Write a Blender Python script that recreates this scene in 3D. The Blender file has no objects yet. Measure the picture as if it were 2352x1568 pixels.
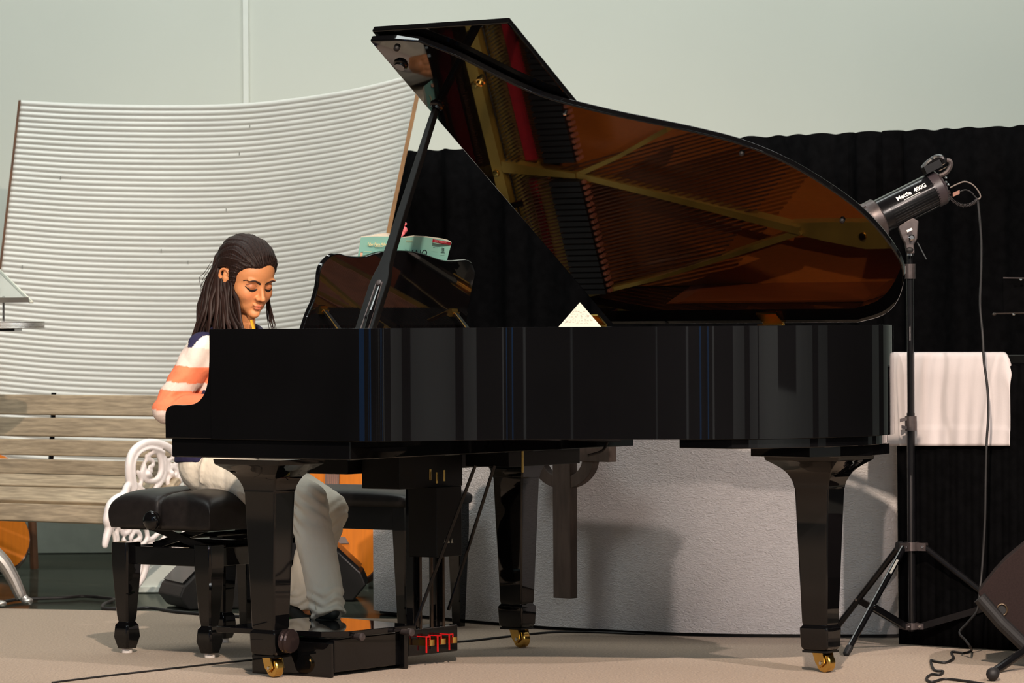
import bpy, bmesh, math, random
import numpy as np
from mathutils import Vector, Matrix, noise
random.seed(7)
D2R = math.radians
scn = bpy.context.scene
COL = scn.collection

# ------------------------------------------------------------------ camera, exposure
F = 8820.0; CH = 0.985                       # focal length in pixels of a 2352 px frame, lens height
PIT = math.atan(33.4 / F); ROL = D2R(0.37)
fwd = Vector((0, math.cos(PIT), -math.sin(PIT)))
r0 = Vector((1, 0, 0)); u0 = r0.cross(fwd)
CR = r0 * math.cos(ROL) - u0 * math.sin(ROL)
CU = u0 * math.cos(ROL) + r0 * math.sin(ROL)
CAMP = Vector((0, 0, CH))
cam = bpy.data.cameras.new('camera'); camo = bpy.data.objects.new('camera', cam); COL.objects.link(camo)
m = Matrix.Identity(4)
for i in range(3):
    m[i][0] = CR[i]; m[i][1] = CU[i]; m[i][2] = -fwd[i]; m[i][3] = CAMP[i]
camo.matrix_world = m
cam.sensor_width = 36; cam.sensor_fit = 'HORIZONTAL'; cam.lens = 36 * F / 2352
cam.clip_start = 0.5; cam.clip_end = 80
cam.dof.use_dof = True; cam.dof.focus_distance = 11.3; cam.dof.aperture_fstop = 11
scn.camera = camo
scn.view_settings.view_transform = 'Standard'; scn.view_settings.look = 'None'
scn.view_settings.exposure = 0.0; scn.view_settings.gamma = 1.0
scn.view_settings.use_curve_mapping = False
scn.cycles.max_bounces = 8; scn.cycles.glossy_bounces = 5; scn.cycles.diffuse_bounces = 4
scn.cycles.sample_clamp_indirect = 6
w = bpy.data.worlds.new('world'); scn.world = w; w.use_nodes = True
w.node_tree.nodes['Background'].inputs[0].default_value = (0.75, 0.85, 0.8, 1)
w.node_tree.nodes['Background'].inputs[1].default_value = 0.02

# ------------------------------------------------------------------ lights (stage lamps, plus added fill lights)
def spot(name, loc, target, power, color, angle, blend=0.3, size=0.08):
    l = bpy.data.lights.new(name, 'SPOT'); l.energy = power; l.color = color
    l.spot_size = D2R(angle); l.spot_blend = blend; l.shadow_soft_size = size
    o = bpy.data.objects.new(name, l); COL.objects.link(o); o.location = loc
    o.rotation_euler = (Vector(target) - Vector(loc)).to_track_quat('-Z', 'Y').to_euler()
def area(name, loc, target, power, color, sx, sy):
    l = bpy.data.lights.new(name, 'AREA'); l.energy = power; l.color = color
    l.shape = 'RECTANGLE'; l.size = sx; l.size_y = sy
    o = bpy.data.objects.new(name, l); COL.objects.link(o); o.location = loc
    o.rotation_euler = (Vector(target) - Vector(loc)).to_track_quat('-Z', 'Y').to_euler()
WARM = (1.0, 0.80, 0.64)
spot('stage_spot_warm', (0.2, 5.0, 4.7), (-0.1, 11.2, 0.5), 2200, WARM, 50, 0.5, 0.06)
spot('stage_spot_right', (3.6, 6.2, 4.4), (0.9, 11.8, 0.4), 1100, (1.0, 0.84, 0.76), 42, 0.5, 0.06)
spot('front_spot', (-1.0, 1.0, 1.75), (1.05, 12.0, 0.62), 1150, (1.0, 0.80, 0.70), 8.4, 1.0, 0.05)
spot('player_fill', (-2.6, 2.0, 3.3), (-0.80, 11.7, 0.85), 1500, (1.0, 0.82, 0.66), 8.5, 0.5, 0.06)  # added front fill that brightens the girl
area('stage_wash', (0.0, 13.6, 5.6), (0, 17, 1.6), 285, (0.94, 0.99, 0.94), 7, 1.2)
area('panel_wash', (-2.8, 10.5, 5.2), (-2.6, 15.0, 0.8), 85, (0.93, 1.0, 0.98), 2.5, 1.0)
area('hall_fill', (0, 3.0, 5.6), (0, 8.0, 0.0), 190, (0.76, 0.99, 1.0), 8, 5)
area('hall_rear_fill', (0, -3.5, 5.4), (0, -8, 1.4), 650, (0.95, 0.97, 1.0), 7, 1.0)  # added lamp, brightens the rear strips mirrored in the piano case
area('hall_right_fill', (5.5, 1.0, 5.6), (9, 1.5, 1.2), 1100, (0.95, 0.97, 0.95), 1.0, 14)  # added lamp so the right wall strips show in the case
area('hall_left_fill', (-6.5, 1.0, 5.6), (-9, 1.0, 1.4), 800, (0.8, 0.9, 1.0), 1.0, 7)  # added lamp for the blue strips the cheek and bentside mirror

# ------------------------------------------------------------------ picture -> world helpers
def ray(px, py):
    d = fwd * F + CR * (px - 1176) - CU * (py - 784)
    return d / d.y
def at(px, py, Y):
    return CAMP + ray(px, py) * Y
def atz(px, py, z=0.0):
    d = ray(px, py); t = (z - CH) / d.z
    return CAMP + d * t
TH = D2R(36.3)
PO = Vector((-.992, 10.907, 0))
UX = Vector((math.cos(TH), -math.sin(TH), 0)); KX = Vector((math.sin(TH), math.cos(TH), 0))
def W(a, b, z): return PO + UX * a + KX * b + Vector((0, 0, z))
def loc(P):
    d = P - PO; return Vector((d.dot(UX), d.dot(KX), P.z))
def PL(px, py, axis, val):                    # pixel -> piano-frame point on plane a=val / b=val / z=val
    d = ray(px, py)
    if axis == 'z': t = (val - CAMP.z) / d.z
    else:
        n = UX if axis == 'a' else KX
        t = (val - (CAMP - PO).dot(n)) / d.dot(n)
    return loc(CAMP + d * t)

# ------------------------------------------------------------------ materials
def srgb(r, g, b):
    f = lambda c: (c / 255 / 12.92) if c / 255 <= .04045 else ((c / 255 + .055) / 1.055) ** 2.4
    return (f(r), f(g), f(b), 1)
MATS = {}
def mat(name, col, rough=0.5, metal=0.0, noise_amt=0.0, nscale=20, bump=0.0, bscale=80, spec=0.5, coat=0.0,
        stretch=(1, 1, 1), col2=None, attr=None, trans=0.0, sheen=0.0, bdist=0.002, ior=1.5, sss=0.0):
    if name in MATS: return MATS[name]
    m = bpy.data.materials.new(name); m.use_nodes = True
    nt = m.node_tree; N = nt.nodes; L = nt.links; b = N['Principled BSDF']
    b.inputs['Base Color'].default_value = col; b.inputs['Roughness'].default_value = rough
    b.inputs['Metallic'].default_value = metal; b.inputs['IOR'].default_value = ior
    b.inputs['Specular IOR Level'].default_value = spec
    b.inputs['Coat Weight'].default_value = coat
    b.inputs['Transmission Weight'].default_value = trans
    b.inputs['Sheen Weight'].default_value = sheen
    if sss:
        b.inputs['Subsurface Weight'].default_value = sss
        b.inputs['Subsurface Radius'].default_value = (0.9, 0.35, 0.2); b.inputs['Subsurface Scale'].default_value = 0.006
    tc = N.new('ShaderNodeTexCoord'); mp = N.new('ShaderNodeMapping'); L.new(tc.outputs['Object'], mp.inputs[0])
    mp.inputs['Scale'].default_value = stretch
    base = None
    if attr:
        at_ = N.new('ShaderNodeAttribute'); at_.attribute_name = attr; base = at_.outputs['Color']
        L.new(base, b.inputs['Base Color'])
    if noise_amt > 0 or col2:
        n = N.new('ShaderNodeTexNoise'); n.inputs['Scale'].default_value = nscale; n.inputs['Detail'].default_value = 6
        L.new(mp.outputs[0], n.inputs['Vector'])
        mx = N.new('ShaderNodeMix'); mx.data_type = 'RGBA'
        rp = N.new('ShaderNodeMapRange'); rp.inputs[1].default_value = .35; rp.inputs[2].default_value = .65
        L.new(n.outputs['Fac'], rp.inputs[0]); L.new(rp.outputs[0], mx.inputs['Factor'])
        c2 = col2 or tuple(c * (1 - noise_amt) for c in col[:3]) + (1,)
        if base is not None:
            mx.blend_type = 'MULTIPLY'; L.new(base, mx.inputs['A']); mx.inputs['B'].default_value = (1 - noise_amt,) * 3 + (1,)
        else:
            mx.inputs['A'].default_value = col; mx.inputs['B'].default_value = c2
        L.new(mx.outputs['Result'], b.inputs['Base Color'])
    if bump > 0:
        n2 = N.new('ShaderNodeTexNoise'); n2.inputs['Scale'].default_value = bscale; n2.inputs['Detail'].default_value = 4
        L.new(mp.outputs[0], n2.inputs['Vector'])
        bp = N.new('ShaderNodeBump'); bp.inputs['Strength'].default_value = bump; bp.inputs['Distance'].default_value = bdist
        L.new(n2.outputs['Fac'], bp.inputs['Height']); L.new(bp.outputs[0], b.inputs['Normal'])
    MATS[name] = m
    return m
GLOSS = mat('polished_black', (.0035, .0035, .004, 1), .03, spec=.5, noise_amt=.2, nscale=3)
SATIN = mat('satin_black', (.006, .006, .006, 1), .38, spec=.3, noise_amt=.3, nscale=10)
BLKMET = mat('black_metal', (.006, .006, .007, 1), .22, spec=.4, noise_amt=.3, nscale=30)
GREYMET = mat('grey_metal', srgb(92, 84, 84), .4, .6, noise_amt=.3, nscale=40)
BRASS = mat('brass', (.78, .50, .14, 1), .22, 1.0, noise_amt=.15, nscale=30)
GOLD = mat('gold_plate_paint', (.60, .37, .07, 1), .33, .45, noise_amt=.25, nscale=12, bump=.1, bscale=200)
SBOARD = mat('soundboard_spruce', srgb(214, 116, 42), .3, noise_amt=.25, nscale=30, stretch=(2, 30, 1), coat=.4)
STRING = mat('string_copper', (.26, .10, .055, 1), .4, .6, noise_amt=.3)
FELT = mat('red_felt', srgb(190, 20, 38), .9, noise_amt=.2, nscale=60, bump=.2)
WHITE = mat('white_paint', srgb(238, 232, 228), .5, noise_amt=.08, nscale=20, bump=.15, bscale=60)
CHROME = mat('chrome', (.7, .7, .72, 1), .15, 1.0, noise_amt=.1)
RUBBER = mat('rubber', (.012, .011, .012, 1), .6, noise_amt=.3)
IVORY = mat('white_keys', srgb(235, 230, 220), .2, noise_amt=.03)

# ------------------------------------------------------------------ mesh builder
class MB:
    def __init__(s): s.v = []; s.f = []
    def add(s, vs, fs):
        o = len(s.v); s.v += [tuple(v) for v in vs]; s.f += [tuple(i + o for i in f) for f in fs]
        return s
    def box(s, x0, x1, y0, y1, z0, z1):
        vs = [(x, y, z) for z in (z0, z1) for y in (y0, y1) for x in (x0, x1)]
        return s.add(vs, [(0, 2, 3, 1), (4, 5, 7, 6), (0, 1, 5, 4), (2, 6, 7, 3), (0, 4, 6, 2), (1, 3, 7, 5)])
    def obox(s, c, ax, ay, az, hx, hy, hz):
        c = Vector(c); ax, ay, az = Vector(ax).normalized() * hx, Vector(ay).normalized() * hy, Vector(az).normalized() * hz
        vs = [c + ax * i + ay * j + az * k for k in (-1, 1) for j in (-1, 1) for i in (-1, 1)]
        return s.add(vs, [(0, 2, 3, 1), (4, 5, 7, 6), (0, 1, 5, 4), (2, 6, 7, 3), (0, 4, 6, 2), (1, 3, 7, 5)])
    def prism(s, poly, z0, z1, f=None):
        n = len(poly); f = f or (lambda x, y, z: (x, y, z))
        vs = [f(x, y, z0) for x, y in poly] + [f(x, y, z1) for x, y in poly]
        fs = [tuple(range(n - 1, -1, -1)), tuple(range(n, 2 * n))]
        fs += [(i, (i + 1) % n, n + (i + 1) % n, n + i) for i in range(n)]
        return s.add(vs, fs)
    def band(s, outer, inner, z0, z1):
        n = len(outer)
        vs = [(x, y, z) for z in (z0, z1) for P in (outer, inner) for x, y in P]
        fs = []
        for i in range(n):
            j = (i + 1) % n
            fs += [(i, j, 2 * n + j, 2 * n + i), (n + j, n + i, 3 * n + i, 3 * n + j),
                   (2 * n + i, 2 * n + j, 3 * n + j, 3 * n + i), (j, i, n + i, n + j)]
        return s.add(vs, fs)
    def tube(s, pts, r, seg=10, cap=True, flat=1.0):
        pts = [Vector(p) for p in pts]; n = len(pts)
        rs = [r] * n if isinstance(r, (int, float)) else list(r)
        t0 = (pts[1] - pts[0]).normalized()
        ref = Vector((0, 0, 1)) if abs(t0.z) < .9 else Vector((1, 0, 0))
        nx = t0.cross(ref).normalized(); vs = []; prev = t0
        for i, p in enumerate(pts):
            t = (pts[min(i + 1, n - 1)] - pts[max(i - 1, 0)])
            t = t.normalized() if t.length > 1e-9 else prev
            nx = nx - t * nx.dot(t)
            nx = nx.normalized() if nx.length > 1e-6 else t.orthogonal().normalized()
            ny = t.cross(nx); prev = t
            for k in range(seg):
                a = 2 * math.pi * k / seg
                vs.append(p + nx * (math.cos(a) * rs[i]) + ny * (math.sin(a) * rs[i] * flat))
        fs = [(i * seg + k, i * seg + (k + 1) % seg, (i + 1) * seg + (k + 1) % seg, (i + 1) * seg + k)
              for i in range(n - 1) for k in range(seg)]
        if cap: fs += [tuple(range(seg - 1, -1, -1)), tuple(range((n - 1) * seg, n * seg))]
        return s.add(vs, fs)
    def cyl(s, p0, p1, r0, r1=None, seg=20):
        return s.tube([p0, p1], [r0, r0 if r1 is None else r1], seg)
    def lathe(s, c, axis, prof, seg=24):          # prof: (distance along axis, radius)
        c = Vector(c); ax = Vector(axis).normalized(); e = ax.orthogonal().normalized(); g = ax.cross(e); vs = []
        for d, r in prof:
            for k in range(seg):
                a = 2 * math.pi * k / seg
                vs.append(c + ax * d + (e * math.cos(a) + g * math.sin(a)) * max(r, 1e-5))
        n = len(prof)
        fs = [(i * seg + k, i * seg + (k + 1) % seg, (i + 1) * seg + (k + 1) % seg, (i + 1) * seg + k)
              for i in range(n - 1) for k in range(seg)]
        fs += [tuple(range(seg - 1, -1, -1)), tuple(range((n - 1) * seg, n * seg))]
        return s.add(vs, fs)
    def ell(s, c, r, seg=20, rings=14, rot=None):
        c = Vector(c); vs = []
        for i in range(rings + 1):
            p = math.pi * i / rings
            for k in range(seg):
                a = 2 * math.pi * k / seg
                v = Vector((r[0] * math.sin(p) * math.cos(a), r[1] * math.sin(p) * math.sin(a), r[2] * math.cos(p)))
                if rot is not None: v = rot @ v
                vs.append(c + v)
        fs = [(i * seg + k, (i + 1) * seg + k, (i + 1) * seg + (k + 1) % seg, i * seg + (k + 1) % seg)
              for i in range(rings) for k in range(seg)]
        return s.add(vs, fs)
    def cap(s, p0, p1, r0, r1, seg=18, flat=1.0):   # tapered capsule with round ends
        p0, p1 = Vector(p0), Vector(p1); d = (p1 - p0).normalized(); pts = []; rs = []
        for i in range(6):
            a = math.pi / 2 * (1 - i / 6); pts.append(p0 - d * r0 * math.sin(a)); rs.append(max(r0 * math.cos(a), 1e-4))
        pts.append(p0); rs.append(r0); pts.append(p1); rs.append(r1)
        for i in range(1, 7):
            a = math.pi / 2 * i / 6; pts.append(p1 + d * r1 * math.sin(a)); rs.append(max(r1 * math.cos(a), 1e-4))
        return s.tube(pts, rs, seg, True, flat)
    def build(s, name, m, parent=None, smooth=None, bevel=0, sub=0, loc=None):
        me = bpy.data.meshes.new(name); me.from_pydata(s.v, [], s.f)
        bm = bmesh.new(); bm.from_mesh(me); bmesh.ops.remove_doubles(bm, verts=bm.verts, dist=1e-6)
        bmesh.ops.recalc_face_normals(bm, faces=bm.faces); bm.to_mesh(me); bm.free()
        me.materials.append(m)
        o = bpy.data.objects.new(name, me); COL.objects.link(o)
        if parent: o.parent = parent
        if loc is not None: o.location = loc
        if bevel:
            bv = o.modifiers.new('bevel', 'BEVEL'); bv.width = bevel; bv.segments = 2; bv.limit_method = 'ANGLE'; bv.angle_limit = D2R(35)
        if sub:
            sb = o.modifiers.new('sub', 'SUBSURF'); sb.levels = sub; sb.render_levels = sub
        if smooth is not None:
            me.shade_smooth() if smooth >= 180 else me.shade_auto_smooth(smooth) if hasattr(me, 'shade_auto_smooth') else smooth_by_angle(me, smooth)
        return o
def smooth_by_angle(me, ang):
    me.shade_smooth()
    me.set_sharp_from_angle(angle=D2R(ang))
def finish(me, ang=40): smooth_by_angle(me, ang)
def catmull(P, n=8, closed=False):
    P = [Vector(p) for p in P]; out = []; N_ = len(P)
    rng = range(N_ if closed else N_ - 1)
    for i in rng:
        if closed: a, b, c, d = P[i - 1], P[i], P[(i + 1) % N_], P[(i + 2) % N_]
        else: a, b, c, d = P[max(i - 1, 0)], P[i], P[i + 1], P[min(i + 2, N_ - 1)]
        for k in range(n):
            t = k / n
            out.append(.5 * ((2 * b) + (c - a) * t + (2 * a - 5 * b + 4 * c - d) * t * t + (3 * b - a - 3 * c + d) * t ** 3))
    if not closed: out.append(P[-1])
    return out
def tag(o, label, cat, group=None, kind=None):
    o['label'] = label; o['category'] = cat
    if group: o['group'] = group
    if kind: o['kind'] = kind
    return o
def struct(o): o['kind'] = 'structure'; return o
def empty(name, l, rz=0, label=None, cat=None, group=None):
    o = bpy.data.objects.new(name, None); COL.objects.link(o); o.location = l; o.rotation_euler = (0, 0, rz)
    o.empty_display_size = .1
    if label: tag(o, label, cat, group)
    return o
def text_mesh(name, body, size, m, parent, mw, bold=0.0, shear=0.0, align='LEFT', ext=0.0003):
    cu = bpy.data.curves.new(name, 'FONT'); cu.body = body; cu.size = size; cu.extrude = ext
    cu.offset = bold; cu.shear = shear; cu.align_x = align; cu.resolution_u = 3
    t = bpy.data.objects.new(name + '_tmp', cu); COL.objects.link(t)
    bpy.context.view_layer.update()
    me = bpy.data.meshes.new_from_object(t.evaluated_get(bpy.context.evaluated_depsgraph_get()))
    bpy.data.objects.remove(t); bpy.data.curves.remove(cu)
    me.transform(mw); me.materials.clear(); me.materials.append(m)
    o = bpy.data.objects.new(name, me); COL.objects.link(o); o.parent = parent
    return o
def fuse(name, mb, voxel, smooth_it, m, parent=None, fac=.5):
    """one continuous skin from overlapping volumes"""
    o = mb.build(name + '_src', m)
    r = o.modifiers.new('r', 'REMESH'); r.mode = 'VOXEL'; r.voxel_size = voxel; r.use_smooth_shade = True
    if smooth_it:
        s = o.modifiers.new('s', 'SMOOTH'); s.factor = fac; s.iterations = smooth_it
    bpy.context.view_layer.update()
    me = bpy.data.meshes.new_from_object(o.evaluated_get(bpy.context.evaluated_depsgraph_get()))
    old = o.data; bpy.data.objects.remove(o); bpy.data.meshes.remove(old)
    me.name = name; me.materials.clear(); me.materials.append(m); me.shade_smooth()
    n = bpy.data.objects.new(name, me); COL.objects.link(n)
    if parent: n.parent = parent
    return n
def paint(o, fn):
    me = o.data; at_ = me.color_attributes.new('Col', 'FLOAT_COLOR', 'POINT')
    co = np.empty(len(me.vertices) * 3); me.vertices.foreach_get('co', co); co = co.reshape(-1, 3)
    c = fn(co); c = np.concatenate([c, np.ones((len(c), 1))], 1)
    at_.data.foreach_set('color', c.astype(np.float32).ravel())

# ================================================================== SETTING
CARPET = mat('carpet', srgb(182, 158, 135), .95, noise_amt=.42, nscale=150, bump=.9, bscale=330, bdist=.004, sheen=.2)
def mk_wall_mats():
    m = mat('stage_wall_paint', srgb(205, 206, 196), .8, noise_amt=.03, nscale=1.2, bump=.05, bscale=120)
    return m
WALLM = mk_wall_mats()
FLOORD = bpy.data.materials.new('dark_stage_floor'); FLOORD.use_nodes = True
nt = FLOORD.node_tree; b = nt.nodes['Principled BSDF']
b.inputs['Base Color'].default_value = srgb(52, 54, 48); b.inputs['Roughness'].default_value = .7; b.inputs['Specular IOR Level'].default_value = 0
gl = nt.nodes.new('ShaderNodeBsdfGlossy'); gl.inputs['Roughness'].default_value = .09; gl.inputs['Color'].default_value = (.75, .78, .72, 1)
mx = nt.nodes.new('ShaderNodeMixShader'); mx.inputs[0].default_value = .3
nz = nt.nodes.new('ShaderNodeTexNoise'); nz.inputs['Scale'].default_value = 2
mr = nt.nodes.new('ShaderNodeMapRange'); mr.inputs[3].default_value = .22; mr.inputs[4].default_value = .36
nt.links.new(nz.outputs['Fac'], mr.inputs[0]); nt.links.new(mr.outputs[0], mx.inputs[0])
nt.links.new(b.outputs[0], mx.inputs[1]); nt.links.new(gl.outputs[0], mx.inputs[2])
nt.links.new(mx.outputs[0], nt.nodes['Material Output'].inputs[0])

# carpet (front) and the dark polished floor behind it
e1 = [atz(-200, 1392), atz(0, 1397), atz(420, 1404), atz(860, 1420)]
poly = [(-9, -8.0), (9, -8.0), (9, 13.0), (e1[3].x + .1, 13.0)] + [(p.x, p.y) for p in reversed(e1)] + [(-9, e1[0].y)]
fl = MB().prism(poly, -.05, 0).build('floor', CARPET); struct(fl)
st = MB().box(-9, 9, 12.0, 17.2, -.06, -.004).build('floor', FLOORD); struct(st)
wb = MB().box(-9, 9, 17.0, 17.15, 0, 6).build('wall_back', WALLM); struct(wb)
bb = MB().box(-9, 9, 16.97, 17.0, 0, .30).build('wall_foot_band', mat('grey_wall_band', srgb(126, 130, 120), .7, noise_amt=.1)); struct(bb)  # darker grey strip along the foot of the back wall
tx = at(565, 100, 17).x
tr = MB().box(tx - .012, tx + .012, 16.985, 17.0, .3, 6).build('trim_1', mat('seam_trim', srgb(222, 222, 214), .6, noise_amt=.03)); struct(tr)
HALL = mat('hall_wall_dark', srgb(38, 34, 32), .8, noise_amt=.3, nscale=3)
HALLG = mat('hall_wall_grey', srgb(176, 176, 172), .8, noise_amt=.06, nscale=3)
HALLB = mat('hall_blue_strip', srgb(60, 140, 215), .5, noise_amt=.2, nscale=3)
struct(MB().box(-9.15, -9, -8, 17.2, 0, 6).build('wall_left', HALL))
struct(MB().box(9, 9.15, -8, 17.2, 0, 6).build('wall_right', HALL))
struct(MB().box(-9, 9, -8.15, -8, 0, 6).build('wall_front', HALL))
struct(MB().box(-9, 9, -8, 17.2, 6, 6.1).build('ceiling', HALL))
hall_refl_strips = [('rear', -1.3, -1.0, 0, 5, HALLB), ('rear', .2, .45, 0, 5, HALLB), ('rear', -3.3, -3.0, 0, 5, HALLG), ('rear', 1.2, 1.6, .0, 4.6, HALLG), ('rear', -6.2, -6.05, 0, 5, HALLG), ('rear', 5.2, 8.0, 0, 5, HALLG),  # unseen wall strips, placed for their reflections in the piano case
              ('left', 3.3, 4.1, 0, 5, HALLB), ('left', -1.6, .2, 0, 5, HALLB), ('left', 1.0, 1.3, 0, 5, HALLB), ('right', -6.9, -3.2, 0, 5.2, HALLG), ('right', -2.7, 2.0, 0, 5.2, HALLG),
              ('right', 4.7, 6.6, 0, 5.2, HALLG), ('right', 2.0, 4.7, 0, .62, HALLG), ('right', 7.2, 8.2, 0, 5.2, HALLG), ('right', 14.5, 15.5, 0, 5.2, HALLG)]
for i, (sd_, q0, q1, z0, z1, mm) in enumerate(hall_refl_strips):
    B = {'rear': (q0, q1, -7.995, -7.93), 'left': (-8.995, -8.93, q0, q1), 'right': (8.93, 8.995, q0, q1)}[sd_]
    struct(MB().box(*B, z0, z1).build('trim_%d' % (i + 2), mm))
struct(MB().box(-.35, .15, -7.93, -7.88, 0, 2.6).build('door_1', SATIN))

# ================================================================== GRAND PIANO
piano = empty('grand_piano', PO, -TH, 'glossy black grand piano with its lid propped open, filling the middle of the stage', 'piano')
W0 = 1.42; HZ = .99; PHI = D2R(34.0); AF = .569
cph, sph = math.cos(PHI), math.sin(PHI)
bent = [(.70, 0), (.76, .018), (.818, .075), (.903, .185), (.96, .245), (1.028, .300), (1.165, .376), (1.28, .425), (1.398, .478), (1.512, .545), (1.605, .632),
        (1.68, .75), (1.728, .885), (1.738, 1.025), (1.717, 1.154), (1.638, 1.300), (1.55, 1.385), (1.44, 1.42)]
bent = [(p.x, p.y) for p in catmull([(a, b_, 0) for a, b_ in bent], 5)]
def inset(P, d):
    n = len(P); out = []
    for i in range(n):
        a, c = Vector(P[i - 1]), Vector(P[(i + 1) % n]); t = (c - a)
        t = t.normalized() if t.length > 1e-9 else Vector((1, 0))
        out.append((P[i][0] - t.y * d, P[i][1] + t.x * d))
    return out
full = [(.02, .0), (.2, 0), (.4, 0), (.6, 0)] + bent + [(1.2, W0), (.8, W0), (.4, W0), (.02, W0)]
# outer rim: shallow U of polished wood (cheeks + bentside + tail)
rim_o = inset([(.25, 0), (.45, 0), (.62, 0)] + bent + [(1.2, W0), (.8, W0), (.5, W0), (.25, W0)], .008)
def arc_band(P, d, z0, z1):
    mb = MB(); I = []
    n = len(P)
    for i in range(n):
        a, c = Vector(P[max(i - 1, 0)]), Vector(P[min(i + 1, n - 1)]); t = (c - a).normalized()
        I.append((P[i][0] - t.y * d, P[i][1] + t.x * d))
    vs = [(x, y, z) for z in (z0, z1) for Q in (P, I) for x, y in Q]; fs = []
    for i in range(n - 1):
        j = i + 1
        fs += [(i, j, 2 * n + j, 2 * n + i), (n + j, n + i, 3 * n + i, 3 * n + j),
               (2 * n + i, 2 * n + j, 3 * n + j, 3 * n + i), (j, i, n + i, n + j)]
    fs += [(0, 2 * n, 3 * n, n), (n - 1, 2 * n - 1, 4 * n - 1, 3 * n - 1)]
    mb.add(vs, fs); return mb
RT = .984; RB = .675
open_rim = [(.40, .008), (.55, .008)] + [p for p in inset(full, .008) if p[0] > .66][0:] if False else None
P_rim = [(.17, .008), (.3, .008), (.5, .008), (.64, .008)] + [(a, b_) for a, b_ in inset([(.6, 0)] + bent + [(1.2, W0)], .008)[1:-1]] + [(1.2, W0 - .008), (.8, W0 - .008), (.4, W0 - .008), (.17, W0 - .008)]
rim = arc_band(P_rim, .035, RB, RT).build('rim', GLOSS, piano, smooth=None, bevel=.003); finish(rim.data, 30)
# bottom of the rim: inner ring that carries soundboard and beams
inner_p = inset([(.17, .008)] + [p for p in P_rim[1:-1]] + [(.17, W0 - .008)], .03)
# cheek arms with the S-shaped profile
def arm_profile():
    c = catmull([(.0, .70), (.0, .745), (.012, .764), (.035, .770), (.075, .770), (.115, .776), (.145, .800), (.160, .84), (.165, .89), (.166, .94), (.166, .984)], 4)
    return [(p.x, p.y) for p in c]
for bb0, bb1 in ((.008, .05), (W0 - .05, W0 - .008)):
    pr = arm_profile() + [(.174, .984), (.174, RB), (.0, RB)]
    MB().prism(pr, bb0, bb1, lambda x, y, z: (x, z, y)).build('cheek', GLOSS, piano, bevel=.0025)
    finish(piano.children[-1].data, 30)
MB().box(.012, .66, .022, W0 - .022, .622, RB).build('keybed', GLOSS, piano, bevel=.003)
MB().box(.02, .05, .05, W0 - .05, RB, .70).build('key_slip', GLOSS, piano, bevel=.002)
kb = MB()
for i in range(52):
    y0 = .10 + i * (1.22 / 52); kb.box(.055, .205, y0 + .0006, y0 + 1.22 / 52 - .0006, .695, .717)
kb.build('white_keys', IVORY, piano)
kb = MB()
for i in range(52):
    if i % 7 in (0, 2, 3, 5, 6):
        y0 = .10 + (i + 1) * (1.22 / 52)
        if i < 51: kb.box(.105, .205, y0 - .006, y0 + .006, .717, .729)
kb.build('black_keys', GLOSS, piano)
MB().box(.205, .225, .05, W0 - .05, .70, .86).build('fallboard', GLOSS, piano, bevel=.004)
MB().box(.055, .20, .05, .098, .68, .735).build('key_block', GLOSS, piano, bevel=.003)
MB().box(.055, .20, 1.322, W0 - .05, .68, .735).build('key_block', GLOSS, piano, bevel=.003)
# under-structure
tail_o = inset(full, .03)
def clip_min(P, a0):
    out = []
    for i in range(len(P)):
        p, q = P[i - 1], P[i]
        if (p[0] >= a0) != (q[0] >= a0):
            t = (a0 - p[0]) / (q[0] - p[0]); out.append((a0, p[1] + (q[1] - p[1]) * t))
        if q[0] >= a0: out.append(q)
    return out
s1 = clip_min(inset(full, .028), 1.36)
s1 = [(a, max(b_, .60)) for a, b_ in s1]
MB().prism(s1, .648, RB).build('tail_block', GLOSS, piano, bevel=.002)
MB().prism([(1.40, .90), (1.62, .86), (1.665, .95), (1.68, 1.10), (1.64, 1.26), (1.40, 1.30)], .617, .648).build('tail_block', GLOSS, piano, bevel=.002)
beams = MB()
for (a0, b0, a1, b1) in ((.66, .30, 1.45, 1.0), (.66, .71, 1.45, 1.1), (.66, 1.15, 1.45, 1.2)):
    d = Vector((a1 - a0, b1 - b0, 0)); beams.obox(((a0 + a1) / 2, (b0 + b1) / 2, .725), d, (-d.y, d.x, 0), (0, 0, 1), d.length / 2, .035, .035)
beams.build('underside_beams', SATIN, piano)
# inner volume: soundboard, plate, struts, strings
ins = inset(full, .045)
sbp = [p for p in clip_min(ins, .36)]
MB().prism(sbp, .775, .785).build('soundboard', SBOARD, piano)
MB().prism([p for p in clip_min(inset(full, .044), .25)], .700, .712).build('bottom_board', SATIN, piano)
plate = MB()
plate.box(.175, .225, .06, 1.36, .872, .900)                         # front rail
plate.box(.225, .36, .06, 1.36, .845, .862)                          # pin field web
ring_o = clip_min(inset(full, .047), .30); ring_i = clip_min(inset(full, .095), .30)
n_ = min(len(ring_o), len(ring_i))
def strut(pts, wd, z0, z1):
    pts = [Vector((p[0], p[1], 0)) for p in pts]; L_ = []; R_ = []
    for i, p in enumerate(pts):
        t = (pts[min(i + 1, len(pts) - 1)] - pts[max(i - 1, 0)]).normalized(); nrm = Vector((-t.y, t.x, 0))
        ww = wd[i] if isinstance(wd, (list, tuple)) else wd
        L_.append((p + nrm * ww)[:2]); R_.append((p - nrm * ww)[:2])
    plate.prism(L_ + R_[::-1], z0, z1)
strut([(.225, .93), (.36, .95), (.494, .968)], [.018, .013, .008], .86, .900)
strut([(.494, .968), (.85, 1.06), (1.243, 1.166)], [.009, .010, .012], .855, .895)
strut([(.494, .968), (.66, .915), (.86, .835)], [.008, .006, .007], .855, .893)
strut([(.225, .50), (.6, .46), (1.02, .40)], .013, .855, .893)
strut([(.225, .22), (.6, .19), (.86, .185)], .012, .855, .893)
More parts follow.
